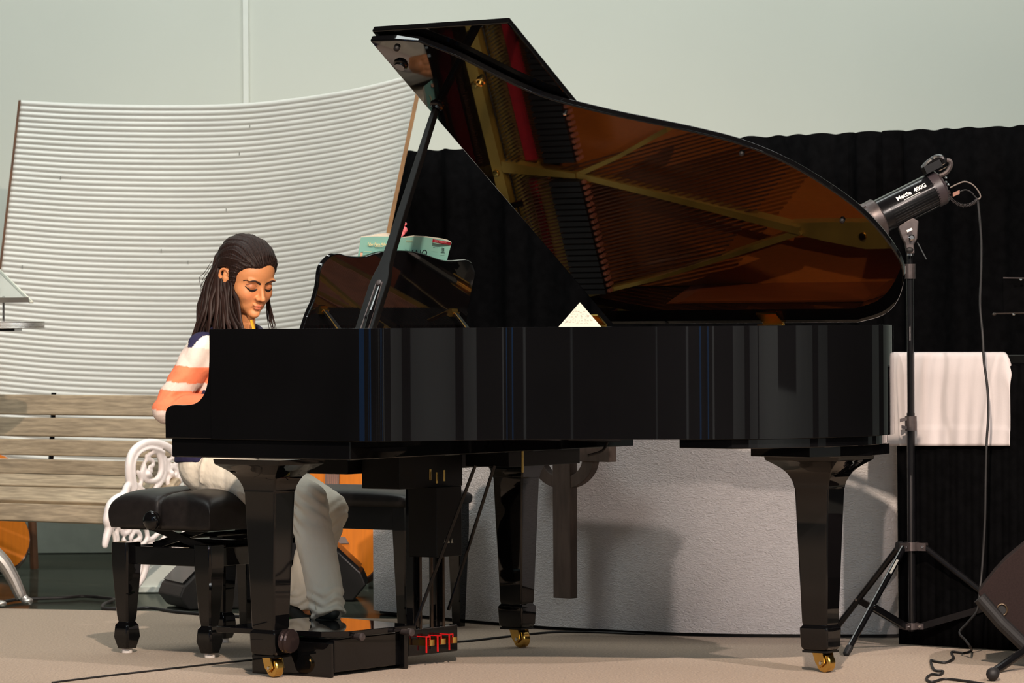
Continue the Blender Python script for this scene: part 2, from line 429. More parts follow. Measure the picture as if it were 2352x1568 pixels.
strut([(.36, 1.375), (.70, 1.31), (1.014, 1.232), (1.243, 1.170)], [.006, .006, .007, .010], .845, .892)
strut([(1.20, 1.16), (1.32, 1.175), (1.45, 1.19), (1.56, 1.19), (1.64, 1.12)], [.015, .030, .042, .045, .03], .845, .880)
# hitch-pin side of the plate along the bentside and tail
edge = [p for p in inset(full, .075) if p[0] > .6 and p[1] < 1.15]
strut(edge, .028, .840, .862)
plate.build('iron_plate', GOLD, piano, bevel=.004)
for (a, b_) in ((.2, .535), (.2, .66), (.2, .95), (.2, 1.10), (.2, 1.25), (.2, .30), (1.45, 1.19), (1.58, 1.2)):
    MB().lathe((a, b_, .88 if a > 1 else .90), (0, 0, 1), [(0, .012), (.006, .011), (.008, .004)], 14).build('plate_bolt', BRASS, piano)
pins = MB()
for i in range(110):
    b_ = .08 + i * 1.27 / 110
    for r_ in range(3):
        pins.cyl((.245 + r_ * .018, b_ + r_ * .003, .862), (.245 + r_ * .018, b_ + r_ * .003, .893), .0028, seg=5)
p_ = pins.build('tuning_pins', CHROME, piano); p_['kind'] = 'stuff'
MB().box(.305, .345, .07, .92, .862, .877).box(.298, .318, .985, 1.36, .862, .877).build('felt_strip', FELT, piano)
sg = MB()
def hitend(b0, ang):
    # march from the agraffe line until the inner rim edge
    a, b_ = .35, b0
    while a < 1.66:
        a += .02; b_ += math.tan(ang) * .02
        bmin = None
        for i in range(len(bent) - 1):
            if (bent[i][0] - a) * (bent[i + 1][0] - a) <= 0:
                bmin = bent[i][1]; break
        if bmin is None or b_ < bmin + .09 or b_ > 1.37: break
    return a, b_
for i in range(104):                                   # treble / tenor strings
    b0 = .085 + i * .0081
    if abs(b0 - .93) < .0: continue
    a1, b1 = hitend(b0, D2R(6 if b0 > .5 else 3))
    sg.cyl((.27, b0 - .01, .872), (a1, b1, .866), .0017, seg=4)
for i in range(34):                                   # overstrung bass
    b0 = .985 + i * .0112; a1 = 1.52 - i * .018
    b1 = b0 - (a1 - .3) * math.tan(D2R(11.5)) + .03 * (i / 34)
    sg.cyl((.26, b0, .884), (a1, b1 + .0, .880), .0027, seg=5)
s_ = sg.build('strings', STRING, piano); s_['kind'] = 'stuff'
dm = MB(); dt = MB()
for i in range(68):
    b_ = .09 + i * .0187
    if abs(b_ - .95) < .02: continue
    dm.box(.40, .515, b_ - .0068, b_ + .0068, .885, .915); dt.box(.512, .526, b_ - .0045, b_ + .0045, .878, .905)
dmo = dm.build('dampers', mat('damper_wood', (.01, .008, .008, 1), .5, noise_amt=.3), piano)
dmo['kind'] = 'stuff'
dt.build('damper_tips', mat('damper_tip_wood', srgb(190, 112, 84), .6, noise_amt=.2), piano)['kind'] = 'stuff'
br = MB(); pts = [(.56, .12), (.80, .30), (1.05, .45), (1.30, .60), (1.50, .80), (1.58, .95)]
br.tube([(p.x, p.y, .80) for p in catmull([(a, b_, 0) for a, b_ in pts], 6)], .018, 6)
br.build('bridge', mat('bridge_wood', srgb(150, 92, 50), .5, noise_amt=.2), piano)
arc_band(inset([(.64, .0)] + bent + [(1.2, W0), (.8, W0), (.4, W0)], .0435), .006, .786, .93).build('inner_rim', mat('inner_rim_wood', srgb(150, 72, 28), .3, noise_amt=.2, nscale=12, stretch=(1, 1, 12)), piano)
# ---- lid
def LD(a, w_, h):            # lid coordinates -> piano frame
    return Vector((a, W0 - w_ * cph + h * sph, HZ + w_ * sph + h * cph))
lid_plan = [(AF, .0), (AF, 1.0), (AF, 1.428), (.66, 1.425), (.73, 1.413)]
curve_w = [(.73, 1.413), (.818, 1.336), (.903, 1.229), (.96, 1.165), (1.028, 1.112), (1.165, 1.042), (1.28, .993), (1.398, .942), (1.512, .880), (1.605, .792),
           (1.68, .670), (1.728, .543), (1.742, .395), (1.722, .262), (1.64, .125), (1.55, .04), (1.44, .0)]
cw = [(p.x, p.y) for p in catmull([(a, b_, 0) for a, b_ in curve_w], 5)]
lid_poly = lid_plan[:-1] + cw
lidm = MB(); lidm.prism(lid_poly, 0, .020, lambda x, y, z: LD(x, y, z))
lid = lidm.build('lid', GLOSS, piano, bevel=.004); finish(lid.data, 30)
fm = MB(); fm.prism([(AF + .004, .01), (AF + .004, 1.44), (1.047, 1.44), (1.047, .01)], .0245, .0425, lambda x, y, z: LD(x, y, z))
fm.build('lid_flap', GLOSS, piano, bevel=.004)['label'] = 'front lid flap folded back on top of the main lid'
for i in range(5):
    w_ = .15 + i * .28; MB().obox(LD(AF, w_, .022), (1, 0, 0), (0, -cph, sph), (0, sph, cph), .004, .02, .004).build('flap_hinge', BRASS, piano)
for a in (.512, 1.152):
    h_ = MB(); h_.add([LD(a - .035, .0, -.004), LD(a + .035, .0, -.004), LD(a + .035, .055, -.004), LD(a - .035, .055, -.004),
                       LD(a - .035, .0, .001), LD(a + .035, .0, .001), LD(a + .035, .055, .001), LD(a - .035, .055, .001)],
                      [(0, 1, 2, 3), (7, 6, 5, 4), (0, 4, 5, 1), (1, 5, 6, 2), (2, 6, 7, 3), (3, 7, 4, 0)])
    h_.cyl((a - .036, W0 - .004, HZ - .004), (a + .036, W0 - .004, HZ - .004), .005, seg=12)
    h_.box(a - .035, a + .035, W0 - .04, W0 - .006, RT - .001, RT + .003)
    h_.build('lid_hinge', BRASS, piano)
def lidhit(px, py):
    n = KX * (-sph) + Vector((0, 0, -cph)); hp = W(0, W0, HZ); d = ray(px, py)
    P = CAMP + d * ((hp - CAMP).dot(n) / d.dot(n)); l = loc(P); return l.x, (l.z - HZ) / sph
NDN = Vector((0, -sph, -cph))
for (px, py), nm, m_, pf in [((1105, 185), 'lid_lock', BRASS, [(0, .014), (.005, .014), (.007, .010), (.016, .009), (.018, .004)]),
                             ((921, 147), 'prop_cup', GLOSS, [(0, .021), (.004, .021), (.006, .016), (.012, .015), (.012, .006)]),
                             ((1003, 242), 'prop_cup', GLOSS, [(0, .020), (.005, .020), (.008, .015), (.014, .013), (.014, .005)]),
                             ((912, 109), 'lid_button', RUBBER, [(0, .009), (.008, .008), (.011, .004)]),
                             ((1298, 259), 'lid_button', CHROME, [(0, .006), (.006, .006), (.009, .003)]),
                             ((1704, 351), 'lid_button', RUBBER, [(0, .008), (.007, .007), (.010, .003)]),
                             ((1935, 505), 'lid_button', RUBBER, [(0, .008), (.007, .007), (.010, .003)])]:
    a, w_ = lidhit(px, py); MB().lathe(LD(a, w_, 0), NDN, pf, 20).build(nm, m_, piano, smooth=None)
# ---- lid prop
pa, pw = lidhit(1003, 245); top = LD(pa, pw, -.008); base = PL(833, 751, 'b', .045); base.z -= .03
base = Vector(base) - (top - base).normalized() * .02
dirp = (top - base).normalized(); side = Vector((1, 0, .0)); side = (side - dirp * side.dot(dirp)).normalized(); thk = dirp.cross(side)
Lp = (top - base).length
def prop_outline():
    prof = [(0, .030), (.10, .031), (.205, .031), (.235, .026), (.262, .019), (.30, .016), (.50, .0125), (Lp - .03, .0085), (Lp, .006)]
    return prof
mb = MB(); prof = prop_outline(); n = len(prof); vs = []
for d, hw in prof:
    for sx, sy in ((-1, -1), (1, -1), (1, 1), (-1, 1)):
        vs.append(base + dirp * d + side * (hw * sx) + thk * (.009 * sy))
fs = [(i * 4 + k, i * 4 + (k + 1) % 4, (i + 1) * 4 + (k + 1) % 4, (i + 1) * 4 + k) for i in range(n - 1) for k in range(4)] + [(3, 2, 1, 0), tuple(range(n * 4 - 4, n * 4))]
mb.add(vs, fs); prop = mb.build('lid_prop', mat('lid_prop_black', (.004, .004, .004, 1), .25, spec=.35, noise_amt=.2), piano, bevel=.002)
fr = -thk if (thk.y > 0) else thk
mb = MB()
mb.tube([base + dirp * .02 + side * .012 + fr * .010, base + dirp * .10 + side * .011 + fr * .012, base + dirp * .185 + side * .010 + fr * .010], [.006, .007, .004], 10)
mb.build('short_prop', GLOSS, prop)
mb = MB()
for s_ in (-1, 1):
    mb.tube([base + dirp * .01 + side * (.014 * s_ + .004) + fr * .009, base + dirp * .20 + side * (.010 * s_ + .004) + fr * .009], .0022, 6)
mb.build('prop_groove_edges', GREYMET, prop)
mb = MB().lathe(base + dirp * .085 + side * .002 + fr * .008, fr, [(0, .008), (.005, .008), (.006, .004)], 16); mb.build('prop_pivot', BLKMET, prop)
mb = MB().lathe(base + dirp * .198 + side * .004 + fr * .008, fr, [(0, .009), (.005, .009), (.006, .004)], 16); mb.build('prop_pivot', GREYMET, prop)
MB().box(.58, .69, .02, .070, .93, .945).build('prop_bracket', BLKMET, piano)
# ---- music desk
DA = .244; LEAN = .24
dl = [(694, 764), (708, 722), (722, 690), (731, 655), (735, 622), (745, 602), (764, 585), (782, 583), (800, 588), (825, 590), (845, 588), (868, 581), (895, 577), (925, 576),
      (955, 579), (985, 587), (1015, 597), (1040, 600), (1062, 598), (1076, 598), (1086, 606), (1092, 628), (1086, 655), (1080, 690), (1074, 725), (1069, 764)]
def desk_pt(px, py, off=0.0):
    n = Vector((math.cos(LEAN), 0, -math.sin(LEAN)))          # normal of the desk back in the piano frame
    nw = UX * n.x + Vector((0, 0, n.z)); p0 = W(DA, 0, .975) + nw * off
    d = ray(px, py); P = CAMP + d * ((p0 - CAMP).dot(nw) / d.dot(nw)); return loc(P)
outl = [desk_pt(*p) for p in catmull([(a, b_, 0) for a, b_ in dl], 4)] if False else [desk_pt(p.x, p.y) for p in catmull([(a, b_, 0) for a, b_ in dl], 4)]
nn = Vector((math.cos(LEAN), 0, -math.sin(LEAN)))
mb = MB(); n = len(outl)
mb.add([p for p in outl] + [p - nn * .016 for p in outl], [tuple(range(n)), tuple(range(2 * n - 1, n - 1, -1))] + [(i, n + i, n + (i + 1) % n, (i + 1) % n) for i in range(n)])
desk = mb.build('music_desk', GLOSS, piano, bevel=.003); finish(desk.data, 30)
for (x0, y0, x1, y1) in ((745, 712, 775, 752), (1045, 718, 1076, 752)):
    p0 = desk_pt(x0, y0, .008); p1 = p0 + Vector((.06, 0, -.062))
    mb = MB(); d = (p1 - p0).normalized(); mb.obox((p0 + p1) / 2, d, (0, 1, 0), d.cross(Vector((0, 1, 0))), (p1 - p0).length / 2, .009, .003)
    stt = mb.build('desk_strut', BLKMET, desk)
    mb = MB(); mb.obox(p0 + Vector((-.006, 0, 0)), (0, 0, 1), (0, 1, 0), (1, 0, 0), .012, .014, .006); mb.cyl(p0 + Vector((.002, -.016, 0)), p0 + Vector((.002, .016, 0)), .004, seg=10)
    mb.build('strut_hinge', BRASS, stt)
    MB().tube([p0 + Vector((.004, -.0095, .002)), p1 + Vector((.002, -.0095, .002))], .0016, 6).build('brass_edge', BRASS, stt)
for b_ in (.20, 1.22): MB().box(.225, .262, b_, b_ + .03, .862, .975).build('desk_slide', SATIN, piano, bevel=.002)
# ---- legs
def sq(ha, hb, c=.004): return [(-ha + c, -hb), (ha - c, -hb), (ha, -hb + c), (ha, hb - c), (ha - c, hb), (-ha + c, hb), (-ha, hb - c), (-ha, -hb + c)]
def loft(sections, seg=8):
    mb = MB(); vs = []
    for z, P in sections: vs += [(x, y, z) for x, y in P]
    n = len(sections)
    fs = [(i * seg + k, i * seg + (k + 1) % seg, (i + 1) * seg + (k + 1) % seg, (i + 1) * seg + k) for i in range(n - 1) for k in range(seg)]
    fs += [tuple(range(seg - 1, -1, -1)), tuple(range((n - 1) * seg, n * seg))]
    return mb.add(vs, fs)
legprof = [(.617, .124, .104), (.603, .121, .101), (.596, .110, .092), (.588, .098, .082), (.578, .085, .071), (.566, .074, .062), (.552, .066, .055), (.538, .060, .050), (.526, .058, .048), (.524, .058, .048),
           (.522, .056, .047), (.42, .052, .044), (.28, .047, .039), (.142, .042, .035), (.134, .040, .033), (.126, .047, .039), (.118, .047, .039), (.072, .045, .037), (.062, .038, .031)]
def mk_leg(a, b_, cast_dir):
    mb = loft([(z, sq(ha, hb)) for z, ha, hb in legprof[::-1]])
    lg = mb.build('leg', GLOSS, piano, bevel=.0015, loc=(a, b_, 0)); CS = 1.2; finish(lg.data, 30)
    MB().box(-.040, .040, -.034, .034, .056, .062).build('foot_plate', SATIN, lg)
    cs = MB(); cd = Vector(cast_dir).normalized(); cp = Vector((-cd.y, cd.x, 0)); cc = cd * .018 + Vector((0, 0, .0225))
    for s in (-1, 1):
        pz = [Vector((0, 0, .052)) - cd * .012, Vector((0, 0, .052)) + cd * .022, cc + cd * .012, cc - cd * .004 + Vector((0, 0, -.012)), cc - cd * .018]
        o1 = [p + cp * (s * .015) for p in pz]; o2 = [p + cp * (s * .018) for p in pz]; k = len(pz)
        cs.add(o1 + o2, [tuple(range(k)), tuple(range(2 * k - 1, k - 1, -1))] + [(i, k + i, k + (i + 1) % k, (i + 1) % k) for i in range(k)])
    cs.obox(Vector((0, 0, .050)) + cd * .005, cd, cp, (0, 0, 1), .02, .018, .003)
    cs.v = [(x * CS, y * CS, z * CS) for x, y, z in cs.v]; cst = cs.build('caster', BRASS, lg)
    wh = MB(); wh.lathe(cc - cp * .012, cp, [(0, .015), (.001, .0205), (.004, .0225), (.020, .0225), (.023, .0205), (.024, .015)], 28)
    wh.v = [(x * CS, y * CS, z * CS) for x, y, z in wh.v]; wh.build('caster_wheel', BRASS, cst, smooth=None); finish(cst.children[-1].data, 30)
    MB().cyl(cc * CS - cp * .025, cc * CS + cp * .025, .005, seg=12).build('axle', CHROME, cst)
    return lg
mk_leg(.27, .145, (.9, -.25, 0)); mk_leg(.27, 1.325, (.9, -.2, 0)); mk_leg(1.50, 1.105, (.9, -.2, 0))
# ---- underside gear
MB().box(.14, .30, .46, 1.22, .562, .622).build('pedal_trap_box', SATIN, piano, bevel=.002)
MB().box(.32, .46, .50, .80, .520, .622).build('lyre_block', SATIN, piano, bevel=.002)
MB().box(.44, .60, .84, 1.20, .575, .622).build('control_unit', SATIN, piano, bevel=.002)
MB().box(.05, .12, .62, 1.0, .585, .622).build('rail_block', SATIN, piano, bevel=.002)
for (x, y) in ((988, 1093), (1003, 1100), (1020, 1095), (1200, 1050), (1200, 1075)):
    p = PL(x, y, 'b', .60 if x < 1100 else .83); MB().cyl(p + Vector((0, 0, -.012)), p + Vector((0, 0, .02)), .0035, seg=8).build('brass_fitting', BRASS, piano)
mb = MB(); mb.tube(catmull([PL(1395, 1015, 'b', .95), PL(1383, 1035, 'b', .93), PL(1350, 1046, 'b', .90)], 6), .004, 8); mb.build('power_lead', RUBBER, piano)
# ---- pedal lyre
lyre = MB(); lyre.box(.385, .49, .635, .755, .318, .522); ly = lyre.build('pedal_lyre', SATIN, piano, bevel=.002)
mb = MB(); mb.prism([(.365, .60), (.412, .598), (.412, .835), (.365, .835), (.33, .80), (.33, .635)], .030, .108); mb.build('lyre_base', GLOSS, ly, bevel=.003)
for b_ in (.655, .765): MB().box(.372, .398, b_ - .016, b_ + .016, .10, .52).build('lyre_post', GLOSS, ly, bevel=.002)
for b_ in (.662, .716, .772):
    MB().cyl((.408, b_, .10), (.408, b_, .33), .0042, seg=8).build('pedal_rod', mat('rod_brass', (.08, .055, .04, 1), .4, .8, noise_amt=.3), ly)
    pd = MB(); pd.obox((.425, b_ - .004, .068), (1, 0, 0), (0, 1, 0), (0, 0, 1), .022, .011, .009); pd.cyl((.447, b_ - .004, .060), (.447, b_ - .004, .077), .011, seg=14)
    for s in (1,):
        pd.obox((.25, b_, .045), (1, 0, -.05), (0, 1, 0), (0, 0, 1), .085, .012, .005); pd.cyl((.175, b_, .044), (.175, b_, .054), .022, seg=18)
    pdo = pd.build('pedal', BRASS, ly)
    r_ = MB(); y = b_ - .026; r_.box(.413, .450, y - .0012, y + .0012, .085, .088).box(.446, .450, y - .0015, y + .0015, .04, .088).box(.446, .450, y, y + .018, .084, .088).box(.446, .450, y + .016, y + .018, .066, .088)
    r_.build('pedal_sensor_bracket', mat('red_bracket', srgb(215, 25, 30), .35, noise_amt=.1), pdo)
for (x0, y0, bt), (x1, y1, bb_) in ((((1092, 1068, .64)), ((945, 1455, .62))), ((1136, 1068, .80), ((1030, 1400, .80)))):
    MB().cyl(PL(x0, y0, 'b', bt), PL(x1, y1, 'b', bb_), .0052, seg=10).build('lyre_brace', BLKMET, ly, smooth=None)
mb = MB()
for i in range(3):
    x = 1010 + i * 12; c = PL(1022 + i * 8, 1242, 'a', .4905)
    mb.add([c + Vector((.0006, -.006, -.006)), c + Vector((.0006, .006, -.006)), c + Vector((.0006, 0, .008))], [(0, 1, 2)])
mb.build('warning_mark', mat('mark_white', srgb(170, 165, 150), .6, noise_amt=.05), ly)

# ================================================================== FOOT PLATFORM (pedal extender box)
pf = empty('pedal_platform', W(.30, .38, 0), -TH, 'low polished black pedal platform box under the player\'s feet', 'footrest')
def pfl(mb): mb.v = [(x - .30, y - .38, z) for x, y, z in mb.v]; return mb
pfl(MB().box(.17, .425, .24, .55, .012, .105)).build('body', GLOSS, pf, bevel=.003)
pfl(MB().box(.15, .440, .205, .218, .0, .098)).build('side_panel', GLOSS, pf, bevel=.002)
pfl(MB().box(.432, .442, .54, .552, .0, .10).box(.20, .442, .545, .558, .0, .10)).build('side_panel', GLOSS, pf, bevel=.002)
tp = MB().prism([(.02, .20), (.40, .215), (.455, .265), (.470, .56), (.10, .66), (.02, .60)], .112, .128)
pfl(tp).build('top_plate', GLOSS, pf, bevel=.0015)
pfl(MB().lathe((.44, .30, .112), (.9, -.2, 0), [(0, .008), (.03, .008), (.032, .011), (.048, .011), (.05, .004)], 16)).build('thumb_bolt', GREYMET, pf)
pfl(MB().lathe((.462, .50, .112), (.9, -.2, 0), [(0, .008), (.03, .008), (.032, .011), (.048, .011), (.05, .004)], 16)).build('thumb_bolt', GREYMET, pf)
kc = Vector((.335, .135, .105))
pfl(MB().lathe(kc - Vector((.02, 0, 0)), (1, .0, 0), [(0, .012), (.012, .012), (.014, .03), (.018, .034), (.026, .034), (.030, .030), (.034, .034), (.04, .034), (.044, .030), (.045, .010)], 28)).build('clamp_knob', mat('dark_bronze', srgb(70, 58, 58), .2, .7, noise_amt=.2), pf, smooth=None)

# ================================================================== PLAYER'S STOOL
STP = (-.457, .757)
stool = empty('piano_stool', W(STP[0], STP[1], 0), -TH, 'adjustable black piano stool with padded leather seat that the girl sits on', 'stool')
LEATH = mat('black_leather', (.012, .010, .010, 1), .42, spec=.32, noise_amt=.3, nscale=50, bump=.35, bscale=420, bdist=.001)
def cushion(hx, hy, z0, z1, px_=28, py_=40, tuft=True):
    mb = MB(); vs = []; top = []
    def shape(i, j, up):
        x = -1 + 2 * i / px_; y = -1 + 2 * j / py_
        x = math.sin(x * math.pi / 2); y = math.sin(y * math.pi / 2)
        e = max((1 - abs(x) ** 5), 0) ** .24 * max((1 - abs(y) ** 8), 0) ** .24
        dome = .88 + .12 * (1 - x * x) * .6 + .12 * (1 - y * y) * .4
        dip = 0
        if tuft:
            dip = .012 * math.exp(-(abs(x) / .030)) + .008 * math.exp(-(abs(y) / .022)) + .022 * math.exp(-(x / .13) ** 2 - (y / .10) ** 2) + .010 * math.exp(-(x / .3) ** 2)
        mid = z0 + (z1 - z0) * .35
        z = mid + (z1 - mid) * e * dome - dip * e if up else mid - (mid - z0) * min(1, e * 2.6)
        sh = 1 + .02 * (1 - y * y)
        return (x * hx * sh, y * hy * (1 - (.035 * math.exp(-(abs(x) / .03)) if tuft else 0)), z)
    for up in (0, 1):
        for j in range(py_ + 1):
            for i in range(px_ + 1): vs.append(shape(i, j, up))
    n1 = (px_ + 1) * (py_ + 1); fs = []
    for j in range(py_):
        for i in range(px_):
            a = j * (px_ + 1) + i; q = (a, a + 1, a + px_ + 2, a + px_ + 1)
            fs.append(q[::-1]); fs.append(tuple(k + n1 for k in q))
    return mb.add(vs, fs)
cu = cushion(.203, .285, .385, .506, 80, 90); cu.v = [(x + .018, y, z) for x, y, z in cu.v]; c_ = cu.build('seat_cushion', LEATH, stool); c_.data.shade_smooth()
MB().box(-.17, .17, -.25, .25, .378, .392).build('seat_board', SATIN, stool, bevel=.003)
sl = [(.338, .034, .034), (.27, .034, .034), (.20, .030, .030), (.115, .024, .024), (.095, .021, .021), (.085, .028, .028), (.05, .031, .031), (.014, .022, .022)]
LX, LY = .166, .226
for sx in (-1, 1):
    for sy in (-1, 1):
        mb = loft([(z, sq(a, b_, .006)) for z, a, b_ in sl[::-1]]); l_ = mb.build('leg', GLOSS, stool, bevel=.001, loc=(sx * LX, sy * LY, 0)); finish(l_.data, 30)
        MB().cyl((0, 0, 0), (0, 0, .015), .016, seg=16).build('floor_pad', WHITE, l_)
for sy in (-1, 1): MB().box(-LX, LX, sy * LY - .012, sy * LY + .012, .272, .327).build('apron_rail', GLOSS, stool, bevel=.002)
for sx in (-1, 1): MB().box(sx * LX - .012, sx * LX + .012, -LY, LY, .272, .327).build('apron_rail', GLOSS, stool, bevel=.002)
mb = MB()
for sy in (-.17, .17):
    for s in (1, -1):
        p0 = Vector((-.11 * s, sy + .008 * s, .325)); p1 = Vector((.11 * s, sy + .008 * s, .385)); d = p1 - p0
        mb.obox((p0 + p1) / 2, d, (0, 1, 0), d.cross(Vector((0, 1, 0))), d.length / 2, .004, .011)
mb.cyl((0, -.18, .355), (0, .18, .355), .008, seg=10); mb.box(-.14, .14, -.012, .012, .33, .34)
mb.build('scissor_lift', BLKMET, stool)
kp = PL(347, 1195, 'b', .452); kp = Vector((kp.x - STP[0], kp.y - STP[1], kp.z))
mb = MB().lathe(kp + Vector((0, .04, 0)), (0, -1, 0), [(0, .010), (.018, .010), (.022, .022), (.032, .030), (.042, .030), (.050, .024), (.053, .008)], 28)
k_ = mb.build('height_knob', GLOSS, stool); finish(k_.data, 50)
MB().cyl(kp + Vector((0, .03, 0)), (kp.x, .0, kp.z - .02), .008, seg=12).build('knob_shaft', BLKMET, stool)

# ================================================================== CORRUGATED ACOUSTIC PANEL
def lerp(a, b_, t): return a + (b_ - a) * t
PANM = mat('corrugated_sheet', srgb(206, 207, 202), .45, noise_amt=.07, nscale=5, stretch=(1, 1, 6))
tpx = [(48, 230), (200, 238), (400, 241), (560, 237), (700, 222), (830, 200), (965, 166)]
bpx = [(-55, 1105), (120, 1123), (320, 1132), (480, 1132), (600, 1122), (690, 1106), (772, 1085)]
TC = catmull([(x, y, 0) for x, y in tpx], 8); BC = catmull([(x, y, 0) for x, y in bpx], 8)
NU = len(TC); RID = 71; SPR = 7
def panel_pt(i, v, off=0):
    u = i / (NU - 1)
    Y = 15.75 + .25 * (1 - (2 * u - 1) ** 2) - .95 * u
    e = .02 * math.sin(math.pi * v) * (1 - 2 * u)             # slight belly of the edges
    px = lerp(TC[i].x, BC[i].x, v) + 30 * (e); py = lerp(TC[i].y, BC[i].y, v)
    return at(px, py, Y + off)
vs = []; fs = []; rows = RID * SPR
for j in range(rows + 1):
    v = j / rows; ph = (j % SPR) / SPR
    off = -.0085 * math.sin(math.pi * ph) ** .7 if ph > 0 else 0
    for i in range(NU): vs.append(panel_pt(i, v, off))
for j in range(rows):
    for i in range(NU - 1):
        a = j * NU + i; fs.append((a, a + 1, a + NU + 1, a + NU))
n0 = len(vs)
for j in (0, rows):                                          # flat back sheet
    for i in range(NU): vs.append(panel_pt(i, j / rows, .02))
fs += [(n0 + i, n0 + NU + i, n0 + NU + i + 1, n0 + i + 1) for i in range(NU - 1)]
fs += [(n0 + i, n0 + i + 1, i + 1, i) for i in range(NU - 1)] + [(rows * NU + i, rows * NU + i + 1, n0 + NU + i + 1, n0 + NU + i) for i in range(NU - 1)]
pan = MB().add(vs, fs).build('sheet', PANM); pan.data.shade_smooth()
pc = at(450, 1130, 15.3); pe = empty('ribbed_screen', (pc.x, pc.y, 0), 0, 'tall curved pale grey screen with fine horizontal ribs and wooden side edges behind the bench', 'screen')
def adopt(o, p):
    bpy.context.view_layer.update(); o.parent = p; o.matrix_parent_inverse = p.matrix_world.inverted()
adopt(pan, pe)
PWOOD = mat('panel_edge_wood', srgb(138, 98, 50), .5, noise_amt=.35, nscale=12)
DWOOD = mat('panel_edge_dark', srgb(100, 66, 42), .6, noise_amt=.35, nscale=12)
for i, m_, wd in ((0, DWOOD, .010), (NU - 1, PWOOD, .016)):
    mb = MB(); s = -1 if i == 0 else 1
    A = [panel_pt(i, v, -.02) for v in np.linspace(0, 1, 30)]; B_ = [panel_pt(i, v, .05) for v in np.linspace(0, 1, 30)]
    ex = Vector((s * wd, 0, 0)); vs = []
    for p, q in zip(A, B_): vs += [p, p + ex, q + ex, q]
    fs = [(k * 4 + r, k * 4 + (r + 1) % 4, k * 4 + 4 + (r + 1) % 4, k * 4 + 4 + r) for k in range(29) for r in range(4)] + [(0, 1, 2, 3), (116, 119, 118, 117)]
    e_ = mb.add(vs, fs).build('wooden_edge', m_); adopt(e_, pe)
for i in (6, NU - 8):
    A = panel_pt(i, .02, .05); B_ = panel_pt(i, 1, .05); adopt(MB().tube([A, B_, Vector((B_.x, B_.y + .1, 0))], .018, 8).build('rear_support', DWOOD), pe)
mb = MB(); rr = random.Random(3)
for x, y in ((547, 290), (508, 482), (533, 353), (435, 602), (46, 612), (909, 305), (920, 249), (883, 438), (112, 408), (370, 575), (700, 510)):
    i = min(range(NU), key=lambda k: abs(lerp(TC[k].x, BC[k].x, .4) - x)); ytop = TC[i].y; v = (y - ytop) / (BC[i].y - ytop)
    p = panel_pt(i, v, -.009); adopt(MB().obox(p, (1, 0, .2), (0, 0, 1), (0, 1, 0), .002, .006, .001).build('sheet_clip', mat('panel_clip', srgb(120, 122, 116), .6, noise_amt=.1)), pe)

# ================================================================== BLACK BACKDROP CURTAIN
DRAPE = mat('black_drape', (.0036, .0036, .004, 1), .95, noise_amt=.3, nscale=30, bump=.3, bscale=300, spec=.0)
def curtain(name, p0, p1, z0, z1a, z1b, amp, nf, n=360, seed=1, extra=None):
    """hanging cloth between two ground points; z1a/z1b the top heights"""
    p0, p1 = Vector((p0[0], p0[1], 0)), Vector((p1[0], p1[1], 0)); d = (p1 - p0).normalized(); nr = Vector((d.y, -d.x, 0))
    rnd = random.Random(seed); ph = [rnd.uniform(0, 6.3) for _ in range(6)]; vs = []; NR = 8
    for i in range(n + 1):
        t = i / n
        wv = amp * (math.sin(t * nf * 6.283 + ph[0]) * .5 + .35 * math.sin(t * nf * 2.3 * 6.283 + ph[1]) + .3 * math.sin(t * nf * .37 * 6.283 + ph[2]))
        if extra: wv += extra(t)
        top = lerp(z1a, z1b, t) + (.003 * math.sin(t * nf * 14 + ph[3]))
        for j in range(NR + 1):
            v = j / NR; p = p0.lerp(p1, t) + nr * (wv * (.35 + .65 * v) if not extra else wv); vs.append((p.x, p.y, lerp(top, z0, v)))
    fs = [(i * (NR + 1) + j, (i + 1) * (NR + 1) + j, (i + 1) * (NR + 1) + j + 1, i * (NR + 1) + j + 1) for i in range(n) for j in range(NR)]
    o = MB().add(vs, fs).build(name, DRAPE); o.data.shade_smooth()
    so = o.modifiers.new('thick', 'SOLIDIFY'); so.thickness = .004
    return o
ca, cb = at(846, 700, 15.35), at(2480, 700, 13.3)
def hf(t):
    x = lerp(846, 2480, t); e = 0
    for c, a, s in ((2035, .035, 14), (2070, -.03, 9), (2090, .03, 8), (2110, -.02, 8), (2000, -.02, 12)): e += a * math.exp(-((x - c) / s) ** 2)
    return e
cz0 = at(1000, 345, 15.16).z; cz1 = at(2352, 288, 13.43).z
sl_ = (cz1 - cz0) / ((2352 - 1000) / (2480 - 846)); ta = (1000 - 846) / (2480 - 846)
o = curtain('backdrop_curtain', ca, cb, .01, cz0 - sl_ * ta, cz0 - sl_ * ta + sl_, .012, 14, extra=lambda t: hf(t) + .012 * math.sin(t * 60) + .008 * math.sin(t * 143 + 1))
tag(o, 'tall black backdrop curtain hanging behind the piano', 'curtain')

